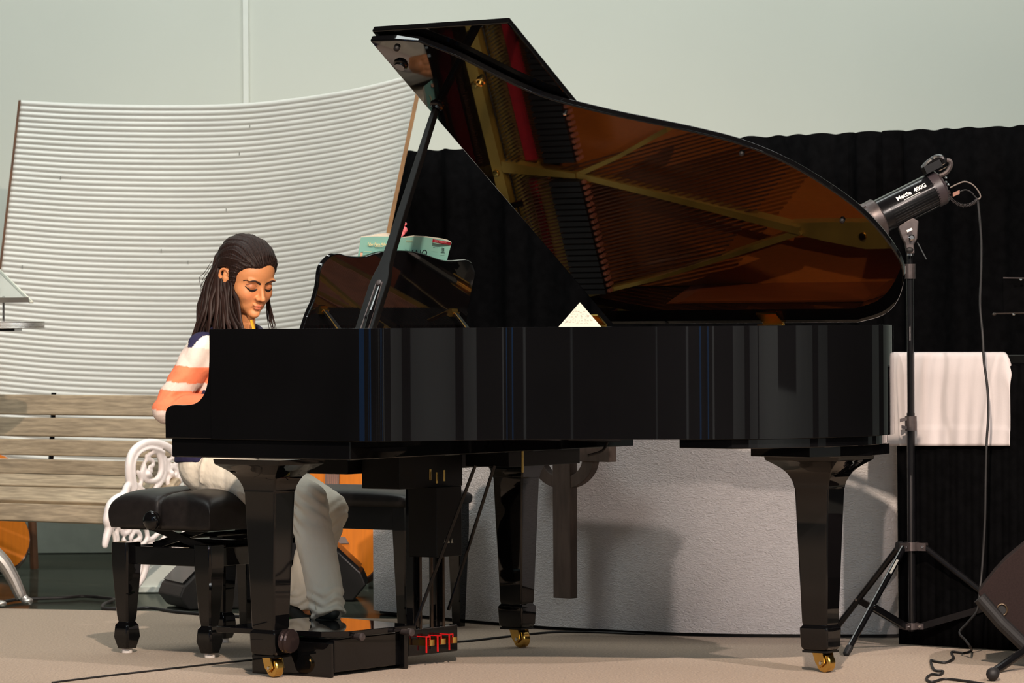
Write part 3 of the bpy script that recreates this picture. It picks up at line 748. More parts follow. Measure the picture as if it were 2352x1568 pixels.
# ================================================================== CURVED WHITE TEXTURED PANEL
TEX = mat('textured_vinyl', srgb(200, 197, 197), .42, noise_amt=.03, bump=.8, bscale=1, bdist=.006)
n2 = [n for n in TEX.node_tree.nodes if n.type == 'TEX_NOISE'][-1]
for n in TEX.node_tree.nodes:
    if n.type == 'TEX_NOISE' and abs(n.inputs['Scale'].default_value - 1) < .01: n.inputs['Scale'].default_value = 62; n.inputs['Distortion'].default_value = 1.6
TEX.node_tree.nodes['Mapping'].inputs['Scale'].default_value = (1, 1, 2.0)
base_px = [(858, 1409), (1000, 1424), (1130, 1436), (1249, 1446), (1400, 1454), (1560, 1461), (1700, 1464), (1880, 1465), (2040, 1465), (2064, 1464)]
bp_ = [atz(x, y) for x, y in base_px]; cur = catmull([(p.x, p.y, 0) for p in bp_], 6)
PTOP = .79
fr_ = [(p.x, p.y) for p in cur]
back = [(p.x + .05, p.y + .09) for p in cur]
mb = MB(); mb.prism(fr_ + back[::-1], .012, PTOP); o = mb.build('white_panel', TEX, bevel=.006); finish(o.data, 30)
tag(o, 'low curved white panel of embossed material standing behind the piano legs', 'panel')
mb = MB(); mb.prism([(p.x + .02, p.y + .03) for p in cur] + [(p.x + .045, p.y + .07) for p in cur][::-1], 0, .014); k_ = mb.build('plinth', RUBBER, o)

# ================================================================== CELTIC CROSS
CRW = mat('dark_stained_wood', srgb(92, 78, 70), .6, noise_amt=.35, nscale=14, stretch=(3, 3, .6), bump=.2, bscale=60)
cc = at(1297, 1044, 12.28)
d1 = (cur[22] - cur[16]).normalized(); d1 = Vector((d1.x, d1.y, 0)); nr = Vector((d1.y, -d1.x, 0))
sc = 12.28 / F
mb = MB()
def crx(poly, mb=mb, t0=-.018, t1=.018):
    n = len(poly); vs = [cc + d1 * (x * sc / d1.x) + Vector((0, 0, z * sc)) + nr * t for t in (t0, t1) for x, z in poly]
    mb.add(vs, [tuple(range(n)), tuple(range(2 * n - 1, n - 1, -1))] + [(i, n + i, n + (i + 1) % n, (i + 1) % n) for i in range(n)])
w_ = 20
crx([(-w_, -329), (w_ - 1, -329), (w_, -14), (108, -14), (108, 26), (w_, 26), (w_, 120), (-w_, 120), (-w_, 26), (-108, 26), (-108, -14), (-w_, -14)])
ro, ri = 72, 46
for q in range(4):
    A = [q * math.pi / 2 + math.pi / 2 * k / 10 for k in range(11)]
    crx([(ro * math.cos(a), ro * math.sin(a) - 6) for a in A] + [(ri * math.cos(a), ri * math.sin(a) - 6) for a in A[::-1]], t0=-.015, t1=.015)
o = mb.build('celtic_cross', CRW, bevel=.002); tag(o, 'dark wooden ringed cross fixed to the front of the white panel', 'cross')

# ================================================================== SKIRTED TABLE AND WHITE CLOTH
ta_, tb_ = atz(2064, 1481), atz(2420, 1502)
o = curtain('skirted_table', ta_, tb_, .004, .86, .86, .004, 9, seed=5)
sk = o; sk.name = 'table_skirt'
te = empty('altar_table', (ta_.x, ta_.y, 0), 0, 'table with a floor-length black skirt at the right, under the white cloth', 'table'); adopt(sk, te)
dd = (tb_ - ta_); dd.z = 0; dd.normalize(); dn = Vector((-dd.y, dd.x, 0))
tl = at(2052, 806, ta_.y + .03); tz = .895
A0 = Vector((ta_.x, ta_.y, 0)) - dd * .15
def tq(s, q, z): p = A0 + dd * s + dn * q; return (p.x, p.y, z)
mb = MB(); vs = [tq(.0, .01, tz - .03), tq(.46, .01, tz - .03), tq(.46, .5, tz - .03), tq(0, .5, tz - .03), tq(0, .01, tz - .008), tq(.46, .01, tz - .008), tq(.46, .5, tz - .008), tq(0, .5, tz - .008)]
mb.add(vs, [(3, 2, 1, 0), (4, 5, 6, 7), (0, 1, 5, 4), (1, 2, 6, 5), (2, 3, 7, 6), (3, 0, 4, 7)]); to = mb.build('table_top', SATIN); adopt(to, te)
CLO = mat('white_linen', srgb(206, 198, 198), .85, noise_amt=.05, nscale=8, stretch=(6, 6, 1), bump=.25, bscale=250)
NX, NZ = 150, 44; vs = []; rr = random.Random(8)
xl, xr = 1995, 2326
ztop_l, zb = None, None
for j in range(NZ + 1):
    for i in range(NX + 1):
        u = i / NX; px = lerp(xl, xr, u)
        if j <= 12:                                # lies on the top
            q = (12 - j) / 12 * .40; z = tz + .002 - (.012 * max(0, 1 - q / .02)) * 0
            z -= .06 * max(0, (u - .93) / .07) ** 2.6
            P = at(px, 806, 11.9); d = ray(px, 806); t = ((A0 - CAMP).dot(dn)) / d.dot(dn); P = CAMP + d * t
            p = Vector((P.x, P.y, 0)) + Vector((P.x, P.y, 0)).normalized() * q; vs.append((p.x, p.y, z))
        else:
            v = (j - 12) / (NZ - 12); d = ray(px, 806); t = ((A0 - CAMP).dot(dn)) / d.dot(dn); P = CAMP + d * t
            drop = .06 * max(0, (u - .93) / .07) ** 2.6
            zz = lerp(tz - drop, CAMP.z + (at(px, 1023, P.y).z - CAMP.z), v)
            f = .0015 * math.sin(u * 30 + 1.5 * math.sin(v * 2)) + .0012 * math.sin(u * 67 + v * 2.5) + .002 * math.sin(u * 13 - v * 3) + .006 * math.exp(-((u - .22 - .03 * v) / .006) ** 2) \
                + .006 * math.exp(-((u - (.90 - .10 * v)) / .015) ** 2) * (1 - v)
            hem = .002 if v > .80 else 0
            p = Vector((P.x, P.y, 0)) - dn * (.006 + .012 * math.sin(min(v * 6, 1.57)) + f * (.3 + v) + hem); vs.append((p.x, p.y, zz))
fs = [(j * (NX + 1) + i, j * (NX + 1) + i + 1, (j + 1) * (NX + 1) + i + 1, (j + 1) * (NX + 1) + i) for j in range(NZ) for i in range(NX)]
o = MB().add(vs, fs).build('altar_cloth', CLO); o.data.shade_smooth(); so = o.modifiers.new('t', 'SOLIDIFY'); so.thickness = .0015; so.offset = 0
tag(o, 'white linen cloth draped over the black skirted table at the right', 'cloth')

# ================================================================== GARDEN BENCH
BW = mat('weathered_teak', srgb(188, 170, 144), .8, noise_amt=.42, nscale=7, stretch=(1.2, 14, 14), bump=.35, bscale=40)
f0 = atz(300, 1387); BO = Vector((f0.x, f0.y, 0)) - KX * .145
bench = empty('garden_bench', BO, -TH, 'weathered wooden slatted garden bench with white cast iron scroll ends, at the left', 'bench')
def slat(q, z0, z1, tilt, s0=-1.85, s1=.03, th=.012, seedo=0):
    h = (z1 - z0) / 2; c = Vector(((s0 + s1) / 2, q, (z0 + z1) / 2)); az = Vector((0, math.sin(tilt), math.cos(tilt))); ay = Vector((0, math.cos(tilt), -math.sin(tilt)))
    mb = MB(); mb.obox(c, (1, 0, 0), ay, az, (s1 - s0) / 2, th, h / max(.3, abs(math.cos(tilt))))
    o = mb.build('slat', BW, bench, bevel=.004); return o
def zz(py, q, px=300):                         # height seen at picture row py for bench depth q
    P = CAMP + ray(px, py) * 1.0; Yq = BO.y + q * KX.y; return at(px, py, Yq).z
for (y0, y1, q, tl_) in ((910, 957, .47, .15), (964, 1008, .46, .15), (1015, 1053, .45, .12), (1062, 1097, .435, .1), (1102, 1128, .36, .9), (1131, 1161, .20, .95), (1163, 1203, .045, .25)):
    slat(q, zz(y1, q), zz(y0, q), tl_)
MB().obox((-.9, .20, .335), (1, 0, 0), (0, 1, 0), (0, 0, 1), .88, .15, .01).build('seat_frame', BW, bench)
for s in (-.70, -1.3):
    mb = MB(); mb.tube(catmull([(s, .50, zz(905, .48)), (s, .49, .60), (s, .47, .45), (s, .40, .375), (s, .20, .345), (s, .06, .315)], 5), .010, 6, flat=1.0); mb.build('strap', BLKMET, bench)
IRON = mat('white_cast_iron', srgb(244, 236, 234), .42, noise_amt=.06, nscale=25, bump=.2, bscale=70)
def bq(px, py, off=0.0):                        # pixel -> bench end plane (s = off)
    d = ray(px, py); t = ((BO + UX * off - CAMP).dot(UX)) / d.dot(UX); P = CAMP + d * t; dd_ = P - BO
    return Vector((dd_.dot(UX), dd_.dot(KX), P.z))
endm = MB(); dt = MB()
def sw(pts, r, n=6, off=0.0, flat=1.0):
    P = catmull([bq(x, y, off) for x, y in pts], n); k = len(P)
    rr_ = [r] * k if isinstance(r, (int, float)) else [lerp(r[min(int(i / (k - 1) * (len(r) - 1)), len(r) - 2)], r[min(int(i / (k - 1) * (len(r) - 1)), len(r) - 2) + 1], (i / (k - 1) * (len(r) - 1)) % 1 if i < k - 1 else 1) for i in range(k)]
    endm.cap(P[0], P[0] + Vector((0, 0, 1e-4)), rr_[0], rr_[0], 10); endm.tube(P, rr_, 10); endm.cap(P[-1], P[-1] + Vector((0, 0, 1e-4)), rr_[-1], rr_[-1], 10)
# outer arm loop, front post and legs
sw([(304, 1128), (297, 1095), (297, 1062), (306, 1037), (325, 1021), (349, 1016), (380, 1024), (405, 1042), (418, 1062), (424, 1085)], .0155)
sw([(314, 1122), (309, 1090), (310, 1062), (320, 1042), (338, 1031), (356, 1030), (378, 1038)], .006, off=.012)
sw([(302, 1105), (292, 1118), (285, 1136), (268, 1146), (254, 1160), (248, 1178), (246, 1195), (250, 1204)], [.012, .016, .018, .015, .018])
sw([(250, 1215), (244, 1235), (241, 1252)], [.016, .014, .012])
sw([(256, 1212), (262, 1230), (264, 1244)], .008); sw([(268, 1212), (271, 1240)], .007)
sw([(424, 1060), (428, 1090), (432, 1110), (437, 1128)], [.014, .016, .014]); sw([(415, 1078), (408, 1100), (396, 1118), (380, 1126)], .012)
# scrolls above the seat
sw([(348, 1082), (336, 1080), (330, 1068), (337, 1056), (350, 1057), (352, 1068), (343, 1072)], .0075)
sw([(330, 1072), (326, 1090), (338, 1104), (358, 1102), (369, 1086), (370, 1062), (362, 1040), (354, 1032)], [.012, .010, .010, .012, .012, .010, .010])
sw([(336, 1048), (348, 1040), (360, 1036), (372, 1044), (377, 1062), (376, 1088), (368, 1108), (356, 1122)], [.008, .010, .011, .010, .010, .012, .010])
sw([(316, 1084), (324, 1100), (322, 1118), (330, 1126)], .009); sw([(312, 1110), (318, 1126), (300, 1130)], .008)
sw([(384, 1082), (392, 1074), (404, 1078), (402, 1092), (390, 1094), (384, 1108), (392, 1118)], .009)
sw([(384, 1060), (396, 1052), (404, 1058), (402, 1068), (392, 1068)], .008); sw([(405, 1048), (412, 1070), (416, 1095), (404, 1122)], .009)
sw([(378, 1050), (386, 1066), (380, 1086), (376, 1104)], .008)
endm.cap(bq(340, 1088, .01), bq(346, 1092, .01), .012, .008); endm.cap(bq(395, 1086, .01), bq(398, 1090, .01), .010, .008)
# apron scrolls below the seat
for P_ in ([(276, 1214), (284, 1226), (296, 1220), (300, 1208)], [(300, 1236), (306, 1222), (318, 1222), (322, 1236), (310, 1242)], [(304, 1210), (318, 1206), (334, 1214), (338, 1234), (330, 1248)],
           [(336, 1240), (350, 1236), (362, 1226), (372, 1220)], [(268, 1248), (282, 1262), (300, 1262), (322, 1250)], [(344, 1252), (362, 1248), (380, 1232), (392, 1214)], [(352, 1282), (370, 1276), (384, 1262), (402, 1240), (424, 1226)],
           [(284, 1240), (290, 1252), (304, 1250)], [(392, 1216), (404, 1230), (418, 1232)]):
    sw(P_, .0095)
# front leg sweeping down and back leg
sw([(292, 1250), (318, 1272), (332, 1296), (326, 1325), (310, 1350), (300, 1364), (299, 1378), (301, 1385)], [.012, .014, .015, .014, .010, .010, .012])
sw([(304, 1256), (322, 1284), (322, 1312), (308, 1340)], .007, off=.012); sw([(276, 1250), (286, 1290), (300, 1320)], .008); sw([(312, 1262), (334, 1280), (340, 1300), (330, 1330)], .007)
sw([(424, 1226), (438, 1262), (440, 1300), (432, 1340), (430, 1352)], [.014, .014, .012, .012, .012])
sw([(437, 1128), (438, 1170), (430, 1226)], .014); sw([(250, 1206), (300, 1206), (360, 1180), (437, 1150)], .010)
ce = fuse('scroll_end', endm, .0042, 3, IRON, bench)
cp = ce.copy(); COL.objects.link(cp); cp.parent = bench; cp.location = (-1.82, 0, 0); cp.matrix_parent_inverse = Matrix.Identity(4)

# ================================================================== GUITARS
GW = mat('guitar_spruce', srgb(192, 104, 8), .5, noise_amt=.14, nscale=8, stretch=(12, 1, 1), spec=.15)
GS = mat('guitar_side', srgb(70, 38, 22), .3, noise_amt=.2)
def guitar(l, rz, lean, label):
    g = empty('acoustic_guitar', l, rz, label, 'guitar', None)
    half = [(0, .0), (.10, .008), (.16, .04), (.193, .10), (.195, .16), (.17, .22), (.135, .26), (.122, .30), (.130, .345), (.143, .39), (.138, .435), (.10, .475), (.03, .492), (0, .494)]
    c = catmull([(x, z, 0) for x, z in half], 6); P = [(p.x, p.y) for p in c] + [(-p.x, p.y) for p in c[-2:0:-1]]
    R = Matrix.Rotation(lean, 4, 'X')
    f = lambda x, z, y: tuple(R @ Vector((x, y, z + .004)))
    MB().prism(P, -.05, .05, f).build('body', GS, g)
    MB().prism([(x * .985, .247 + (z - .247) * .985) for x, z in P], -.056, -.0495, f).build('soundboard', GW, g)
    n = 28; MB().prism([(.048 * math.cos(6.283 * i / n), .33 + .048 * math.sin(6.283 * i / n)) for i in range(n)], -.0575, -.0555, f).build('sound_hole', SATIN, g)
    MB().prism([(-.07, .155), (.07, .155), (.055, .18), (-.055, .18)], -.066, -.0555, f).build('bridge', GS, g)
    MB().prism([(-.027, .37), (.027, .37), (.022, .84), (-.022, .84)], -.07, -.045, f).build('neck', GS, g)
    MB().prism([(-.03, .84), (.03, .84), (.036, 1.0), (-.036, 1.0)], -.065, -.048, f).build('headstock', GS, g)
    mb = MB()
    for i in range(6): mb.add([f(x, z, -.074) for x, z in ((-.02 + i * .008, .165), (-.0185 + i * .008, .165), (-.0165 + i * .0066, .9), (-.018 + i * .0066, .9))], [(0, 1, 2, 3)])
    mb.build('strings', STRING, g)
    return g
gp = atz(762, 1350, 0)
GG = guitar((gp.x, gp.y + .03, 0), D2R(-6), D2R(-12), 'orange acoustic guitar leaning in the shadows behind the girl\'s legs')
gp = atz(-44, 1322, 0)
G2 = guitar((gp.x, gp.y, 0), D2R(8), D2R(-12), 'orange acoustic guitar behind the left end of the garden bench, cut by the frame')

# ================================================================== SECOND BLACK BENCH
pb = atz(930, 1452)
lb = loc(Vector((pb.x, pb.y, 0)))
sb = empty('duet_bench', W(lb.x, lb.y, 0), -TH + D2R(0), 'second black padded piano bench standing behind the pedal lyre', 'bench')
BL = .74; BD = .36
# near corner of the bench is at the origin; it runs left-back along -a and right-back along +b
cu = cushion(BL / 2, BD / 2, .405, .462, 28, 28, tuft=False); cu.v = [(x - BL / 2 + .03, y + BD / 2 - .03, z) for x, y, z in cu.v]
o = cu.build('seat_cushion', LEATH, sb); o.data.shade_smooth()
MB().box(-BL + .045, .015, -.015, .003, .33, .415).build('apron', GLOSS, sb, bevel=.002); MB().box(-BL + .045, .015, BD - .063, BD - .045, .33, .415).build('apron', GLOSS, sb, bevel=.002)
MB().box(.0, .015, -.015, BD - .045, .33, .415).build('apron', GLOSS, sb, bevel=.002); MB().box(-BL + .045, -BL + .06, -.015, BD - .045, .33, .415).build('apron', GLOSS, sb, bevel=.002)
for x in (-.005, -BL + .065):
    for y in (.003, BD - .065):
        mb = loft([(0, sq(.016, .016, .003)), (.33, sq(.027, .027, .003)), (.41, sq(.027, .027, .003))]); mb.build('leg', GLOSS, sb, loc=(x, y, 0))

# ================================================================== FLOOR MONITORS AND SMALL THINGS BEHIND THE STOOL
CAB = mat('speaker_cabinet', srgb(36, 31, 29), .6, noise_amt=.3, nscale=40, bump=.3, bscale=200)
def monitor(l, rz, label, wdt=.34, mtl=CAB, scl=1.0):
    g = empty('floor_monitor', l, rz, label, 'speaker')
    P = [(-.17, 0), (.12, 0), (.17, .06), (.15, .11), (-.02, .27), (-.10, .27), (-.17, .17)]
    P = [(x * scl, z * scl) for x, z in P]
    MB().prism(P, -wdt / 2, wdt / 2, lambda x, z, y: (x, y, z)).build('cabinet', mtl, g, bevel=.006)
    d = Vector((.17, 0, .16)).normalized(); c = Vector((.075, 0, .185)) * scl
    MB().obox(c, (-.17, 0, .16), (0, 1, 0), (.16, 0, .17), .09 * scl, wdt / 2 - .02, .006).build('grille', BLKMET, g)
    for y in (-.35, .35): pass
    MB().lathe(Vector((-.06 * scl, -wdt / 2, .16 * scl)), (0, -1, 0), [(0, .022), (.010, .022), (.014, .014), (.014, .004)], 18).build('side_knob', CHROME, g)
    MB().lathe(Vector((-.0 * scl, -wdt / 2, .14 * scl)), (0, -1, 0), [(0, .022), (.010, .022), (.014, .014), (.014, .004)], 18).build('side_knob', GLOSS, g)
    return g
mp = atz(452, 1402); monitor((mp.x, mp.y + .22, 0), D2R(200), 'dark wedge floor monitor speaker behind the legs of the piano stool', .30, scl=.72)
mp = atz(738, 1385); monitor((mp.x + .0, mp.y + .25, 0), D2R(0), 'black wedge shaped speaker just behind the girl\'s shins', .26, SATIN, .92)
wp = at(366, 1326, 14.4)
o = MB().box(wp.x - .12, wp.x + .07, 14.4, 14.45, 0.02, .15).box(wp.x - .12, wp.x + .07, 14.39, 14.46, 0.0, .02).build('pale_case', mat('pale_case', srgb(200, 208, 202), .5, noise_amt=.08)); tag(o, 'small pale case on the floor behind the white scroll end', 'case')

# floor cables and carpet seam cords
def cable(name, pts, r, label, m=RUBBER, cat='cable', lift=0.0):
    P = catmull([atz(x, y, r) if len(pt) == 2 else at(x, y, pt[2]) for pt in pts for x, y in [pt[:2]]], 6)
    o = MB().tube(P, r, 8).build(name, m); o.data.shade_smooth(); tag(o, label, cat); return o
cable('cable', [(-30, 1384), (0, 1383), (40, 1376), (90, 1374), (150, 1372), (190, 1369), (235, 1372), (262, 1376), (240, 1386), (236, 1396), (262, 1398), (300, 1399), (345, 1396), (400, 1404), (470, 1410), (560, 1416)], .006, 'black cable lying along the carpet edge at the left, running behind the stool')
cable('cord', [(120, 1567), (250, 1551), (400, 1534), (500, 1523), (610, 1512), (700, 1505)], .0028, 'thin dark cord lying across the carpet in front of the stool', cat='cord')
cable('cord', [(880, 1480), (1045, 1474), (1160, 1462), (1260, 1452), (1350, 1451), (1480, 1456)], .0035, 'thin dark cord on the carpet between the pedals and the white panel', cat='cord')

# ================================================================== ACRYLIC LECTERN (left edge)
ACR = mat('clear_acrylic', (.92, .95, .92, 1), .08, trans=.92, noise_amt=.02, ior=1.3)
ALU = mat('brushed_aluminium', srgb(196, 192, 188), .34, .85, noise_amt=.12, nscale=60, stretch=(1, 1, 20))
YL = 13.72; lc = at(-60, 1300, YL)
lec = empty('lectern', (lc.x, YL, 0), 0, 'clear acrylic lectern with ribbed metal shelf at the left edge of the frame', 'lectern')
def lq(px, py, dy=0): p = at(px, py, YL + dy); return Vector((p.x - lc.x, p.y - YL, p.z))
A, B_ = lq(-190, 690, -.1), lq(72, 694, -.1); C_, D_ = lq(-8, 616, .18), lq(-120, 616, .18)
mb = MB(); nrm = (B_ - A).cross(C_ - B_).normalized() * .006
mb.add([A, B_, C_, D_, A + nrm, B_ + nrm, C_ + nrm, D_ + nrm], [(0, 1, 2, 3), (7, 6, 5, 4), (0, 4, 5, 1), (1, 5, 6, 2), (2, 6, 7, 3), (3, 7, 4, 0)]); mb.build('reading_top', ACR, lec)
mb = MB(); mb.obox((A + B_) / 2 + Vector((0, 0, .004)), (1, 0, 0), (0, 1, 0), (0, 0, 1), (B_ - A).length / 2 - .01, .008, .009); mb.build('book_ledge', mat('smoky_edge', srgb(110, 106, 98), .3, noise_amt=.3, nscale=9), lec)
mb = MB(); mb.obox((B_ + C_) / 2, (C_ - B_), (1, 0, 0), (C_ - B_).cross(Vector((1, 0, 0))), (C_ - B_).length / 2, .007, .004); mb.build('top_edge', mat('frosted_edge', srgb(214, 216, 202), .4, noise_amt=.06), lec)
c0 = lq(-60, 747)
mb = MB(); n = 40; P = []
rw = lq(102, 747).x
for i in range(n):
    a = 6.283 * i / n; k = 1 + (.0 if i % 2 else .0); P.append((c0.x + (rw - c0.x) * math.cos(a), .18 * math.sin(a)))
z0 = lq(50, 754).z; z1 = lq(50, 738).z
mb.prism(P, z0, z1)
for j in range(5):
    z = lerp(z0, z1, (j + .5) / 5); mb.tube([Vector((x * 1.0, y, z)) for x, y in P + P[:1]], .0016, 5)
o = mb.build('shelf', ALU, lec); finish(o.data, 30)
MB().box(c0.x - .12, lq(42, 755).x, -.1, .1, lq(20, 760).z, z0).build('shelf_bracket', BLKMET, lec)
MB().cyl(lq(8, 682, -.05), lq(8, 740, -.05), .004, seg=10).build('support_rod', CHROME, lec)
MB().cyl((c0.x, 0, .25), (c0.x, 0, z0), .03, seg=20).build('post', ALU, lec)
P = catmull([lq(-60, 1235), lq(-25, 1262), (lq(6, 1290)), lq(28, 1325), lq(45, 1362), lq(50, 1372)], 6)
MB().tube(P, [.034, .034, .033, .032] + [.031 - .012 * i / (len(P) - 5) for i in range(len(P) - 4)], 14).build('leg', ALU, lec, smooth=None); lec.children[-1].data.shade_smooth()
ft = MB(); ft.cap(lq(52, 1370), lq(68, 1383), .016, .010, 14); ft.ell(lq(62, 1379), (.022, .02, .012)); ft.build('foot', ALU, lec).data.shade_smooth()
MB().tube(catmull([lq(-100, 1240, -.05), lq(-60, 1300, -.15), lq(-20, 1370, -.2)], 5), .028, 12).build('leg', ALU, lec).data.shade_smooth()
p_ = lq(0, 1391, -.08); MB().ell((p_.x, p_.y, .014), (.024, .02, .013)).build('foot', ALU, lec).data.shade_smooth()

# ================================================================== STUDIO FLASH ON ITS STAND
LS = empty('light_stand', (1.2135, 11.70, 0), 0, 'black tripod light stand at the right, behind the tail of the piano', 'stand')
def ls(P): return Vector((P[0] - 1.2135, P[1] - 11.70, P[2]))
hub = Vector((0, 0, .308)); low = Vector((.0, 0, .066))
STM = BLKMET
MB().cyl((0, 0, .05), (0, 0, .305), .0115, seg=18).cyl((0, 0, .30), (0, 0, .715), .0125, seg=18).build('lower_tube', STM, LS)
zc = at(2091, 620, 11.7).z
MB().cyl((0, 0, .69), (.0, 0, zc), .0105, seg=18).build('middle_tube', STM, LS)
MB().cyl((0, 0, zc - .01), (0, 0, at(2091, 560, 11.7).z), .0085, seg=16).build('top_tube', STM, LS)
MB().cyl((0, 0, at(2091, 640, 11.7).z), (0, 0, at(2091, 606, 11.7).z), .0165, seg=18).obox((-.018, -.005, zc), (1, 0, 0), (0, 1, 0), (0, 0, 1), .006, .006, .012).build('collar', GREYMET, LS)
zk = at(2091, 972, 11.7).z
MB().cyl((0, 0, zk - .022), (0, 0, zk + .022), .018, seg=18).obox((-.022, -.006, zk + .012), (1, 0, .25), (0, 1, 0), (0, 0, 1), .012, .006, .005).obox((-.02, -.006, zk - .012), (1, 0, -.2), (0, 1, 0), (0, 0, 1), .009, .006, .005).build('clamp_collar', GREYMET, LS)
hb = MB().cyl((0, 0, .296), (0, 0, .322), .024, seg=20)
lo = MB().cyl((0, 0, .056), (0, 0, .076), .020, seg=20)
feet = [Vector((.99 - 1.2135, 11.43 - 11.70, .008)), Vector((.965 - 1.2135, 11.87 - 11.70, .008)), Vector((.41, -.22, .008))]
for f_ in feet:
    fd = Vector((f_.x, f_.y, 0)).normalized()
    hb.obox(hub + fd * .03, fd, (-fd.y, fd.x, 0), (0, 0, 1), .02, .010, .012); lo.obox(low + fd * .024, fd, (-fd.y, fd.x, 0), (0, 0, 1), .016, .009, .009)
    p0 = hub + fd * .042; mid = p0.lerp(f_, .56)
    lg = MB().cyl(p0, f_, .0098, seg=14).build('leg', STM, LS)
    MB().cap(f_ - (f_ - p0).normalized() * .02, f_, .0115, .0105, 12).build('rubber_foot', RUBBER, lg)
    MB().obox((low + fd * .03 + mid) / 2, mid - low - fd * .03, (-fd.y, fd.x, 0), (mid - low).cross(Vector((-fd.y, fd.x, 0))), (mid - low - fd * .03).length / 2, .004, .010).build('brace', STM, LS)
    for c in (hub + fd * .04, low + fd * .03, mid):
        MB().lathe(c + Vector((0, -.011, 0)) if abs(fd.y) > .9 else c - Vector((-fd.y, fd.x, 0)) * (.011 if -fd.x < 0 else -.011), (-fd.y, fd.x, 0), [(-.002, .004), (.002, .004)], 10).build('rivet', CHROME, LS)
hb.build('hub', GREYMET, LS); lo.build('spreader', GREYMET, LS)
MB().cyl((-.045, -.02, .312), (-.03, -.012, .312), .013, seg=14).build('hub_knob', RUBBER, LS)
p0 = hub + Vector((feet[0].x, feet[0].y, 0)).normalized() * .042; d = (feet[0] - p0).normalized(); c = p0 + d * .085; sd = Vector((-d.z, 0, d.x)).normalized()
nf = Vector((0, -1, 0)); nf = (nf - d * nf.dot(d)).normalized(); sdv = d.cross(nf)
MB().obox(c + nf * .0098, d, sdv, nf, .028, .0035, .0008).build('sticker', mat('sticker', srgb(205, 205, 195), .6, noise_amt=.3, nscale=300), LS)
# flash head
FC = at(2093, 462, 11.7); fax = (at(2172, 422, 11.70) - at(2017, 500, 11.66)).normalized(); fup = Vector((-fax.z, 0, fax.x)).normalized(); fsd = fax.cross(fup)
fh = empty('studio_flash', FC, 0, 'black cylindrical studio flash head with white lettering, on top of the light stand', 'studio light')
R1 = .0535
prof = [(-.118, .030), (-.118, R1 - .004), (-.112, R1), (.088, R1), (.098, R1 - .004), (.104, R1 - .018), (.104, .01)]
fb = MB()
fb.lathe((0, 0, 0), fax, prof, 40); o = fb.build('housing', BLKMET, fh); finish(o.data, 30)
mb = MB()
for k in range(40):
    a = k / 40 * 6.283
    if math.sin(a) > .35: continue
    dv = fup * math.sin(a) + fsd * math.cos(a); mb.obox(dv * (R1 + .0008), fax, dv, fax.cross(dv), .082, .0012, .0016)
mb.build('cooling_ribs', BLKMET, fh)
mb = MB().lathe(fax * -.155, fax, [(0, .048), (.0, .056), (.010, .0605), (.040, .0615), (.044, .058), (.044, .05)], 40); mb.build('mount_ring', GREYMET, fh); finish(fh.children[-1].data, 30)
mb = MB()
for k in range(8):
    a = k * .785 + .3; dv = fup * math.sin(a) + fsd * math.cos(a); mb.obox(fax * -.152 + dv * .058, fax, dv, fax.cross(dv), .008, .004, .009)
mb.build('mount_claws', GREYMET, fh)
MB().lathe(fax * -.150, -fax, [(0, .046), (.004, .046), (.006, .01)], 30).build('front_glass', mat('flash_glass', (.2, .2, .2, 1), .1, noise_amt=.05), fh)
mb = MB().lathe(fax * .070, fax, [(0, R1 + .002), (.028, R1 + .003), (.034, R1 - .002), (.04, R1 - .012), (.04, .01)], 40); mb.build('rear_cap', mat('rear_cap', srgb(64, 56, 60), .35, noise_amt=.2), fh); finish(fh.children[-1].data, 30)
# text plate faces the camera side
tn = Vector((0, -1, 0)); tn = (tn - fax * tn.dot(fax)).normalized(); tilt = .45
tdir = (tn * math.cos(tilt) + fax.cross(tn) * (math.sin(tilt) if fax.cross(tn).z > 0 else -math.sin(tilt))).normalized(); tup = tdir.cross(fax); tup = tup if tup.z > 0 else -tup
tx_ = fax if tup.cross(tdir).dot(fax) > 0 else -fax
mw = Matrix.Identity(4)
orig = -fax * .052 + tdir * (R1 + .0015) - tup * .004
for i in range(3): mw[i][0] = fax[i]; mw[i][1] = tup[i]; mw[i][2] = tdir[i]; mw[i][3] = orig[i]
LET = mat('lettering_white', srgb(235, 232, 228), .5, noise_amt=.02)
text_mesh('lettering', 'Mettle  400G', .0190, LET, fh, mw, bold=.0006)
mw2 = mw.copy(); o2 = orig - tup * .0085 + fax * .018
for i in range(3): mw2[i][3] = o2[i]
mb = MB(); rr = random.Random(2); q = 0.0
while q < .056:
    L_ = rr.uniform(.0012, .0034); p0 = o2 + fax * q
    mb.add([p0, p0 + fax * L_, p0 + fax * L_ + tup * .0022, p0 + tup * .0022], [(0, 1, 2, 3)]); q += L_ + .0005
mb.build('small_print', LET, fh)
# handle
mb = MB(); H0 = fup * (R1 + .012) + fax * .055
def hp(px, py): return at(px, py, 11.68) - FC
mb.tube(catmull([hp(2120, 388), hp(2132, 374), hp(2152, 362), hp(2166, 366), hp(2168, 376)], 5), [.010] * 8 + [.011] * 13, 10)
mb.obox(hp(2140, 384), fax, fup, fsd, .028, .012, .020)
mb.build('handle_grip', BLKMET, fh, bevel=.002)
mb = MB(); mb.tube(catmull([hp(2158, 404), hp(2174, 396), hp(2184, 380), hp(2182, 370), hp(2174, 368)], 5), .0072, 8); mb.build('lever', GREYMET, fh)
mb = MB(); mb.tube([hp(2152, 384), hp(2176, 372)], .002, 6).tube([hp(2156, 392), hp(2176, 382)], .002, 6); mb.build('tilt_pins', CHROME, fh)
for p in ((2173, 408), (2173, 418), (2178, 424)): MB().ell(hp(*p), (.004, .004, .004), 10, 8).build('rear_control', CHROME, fh)
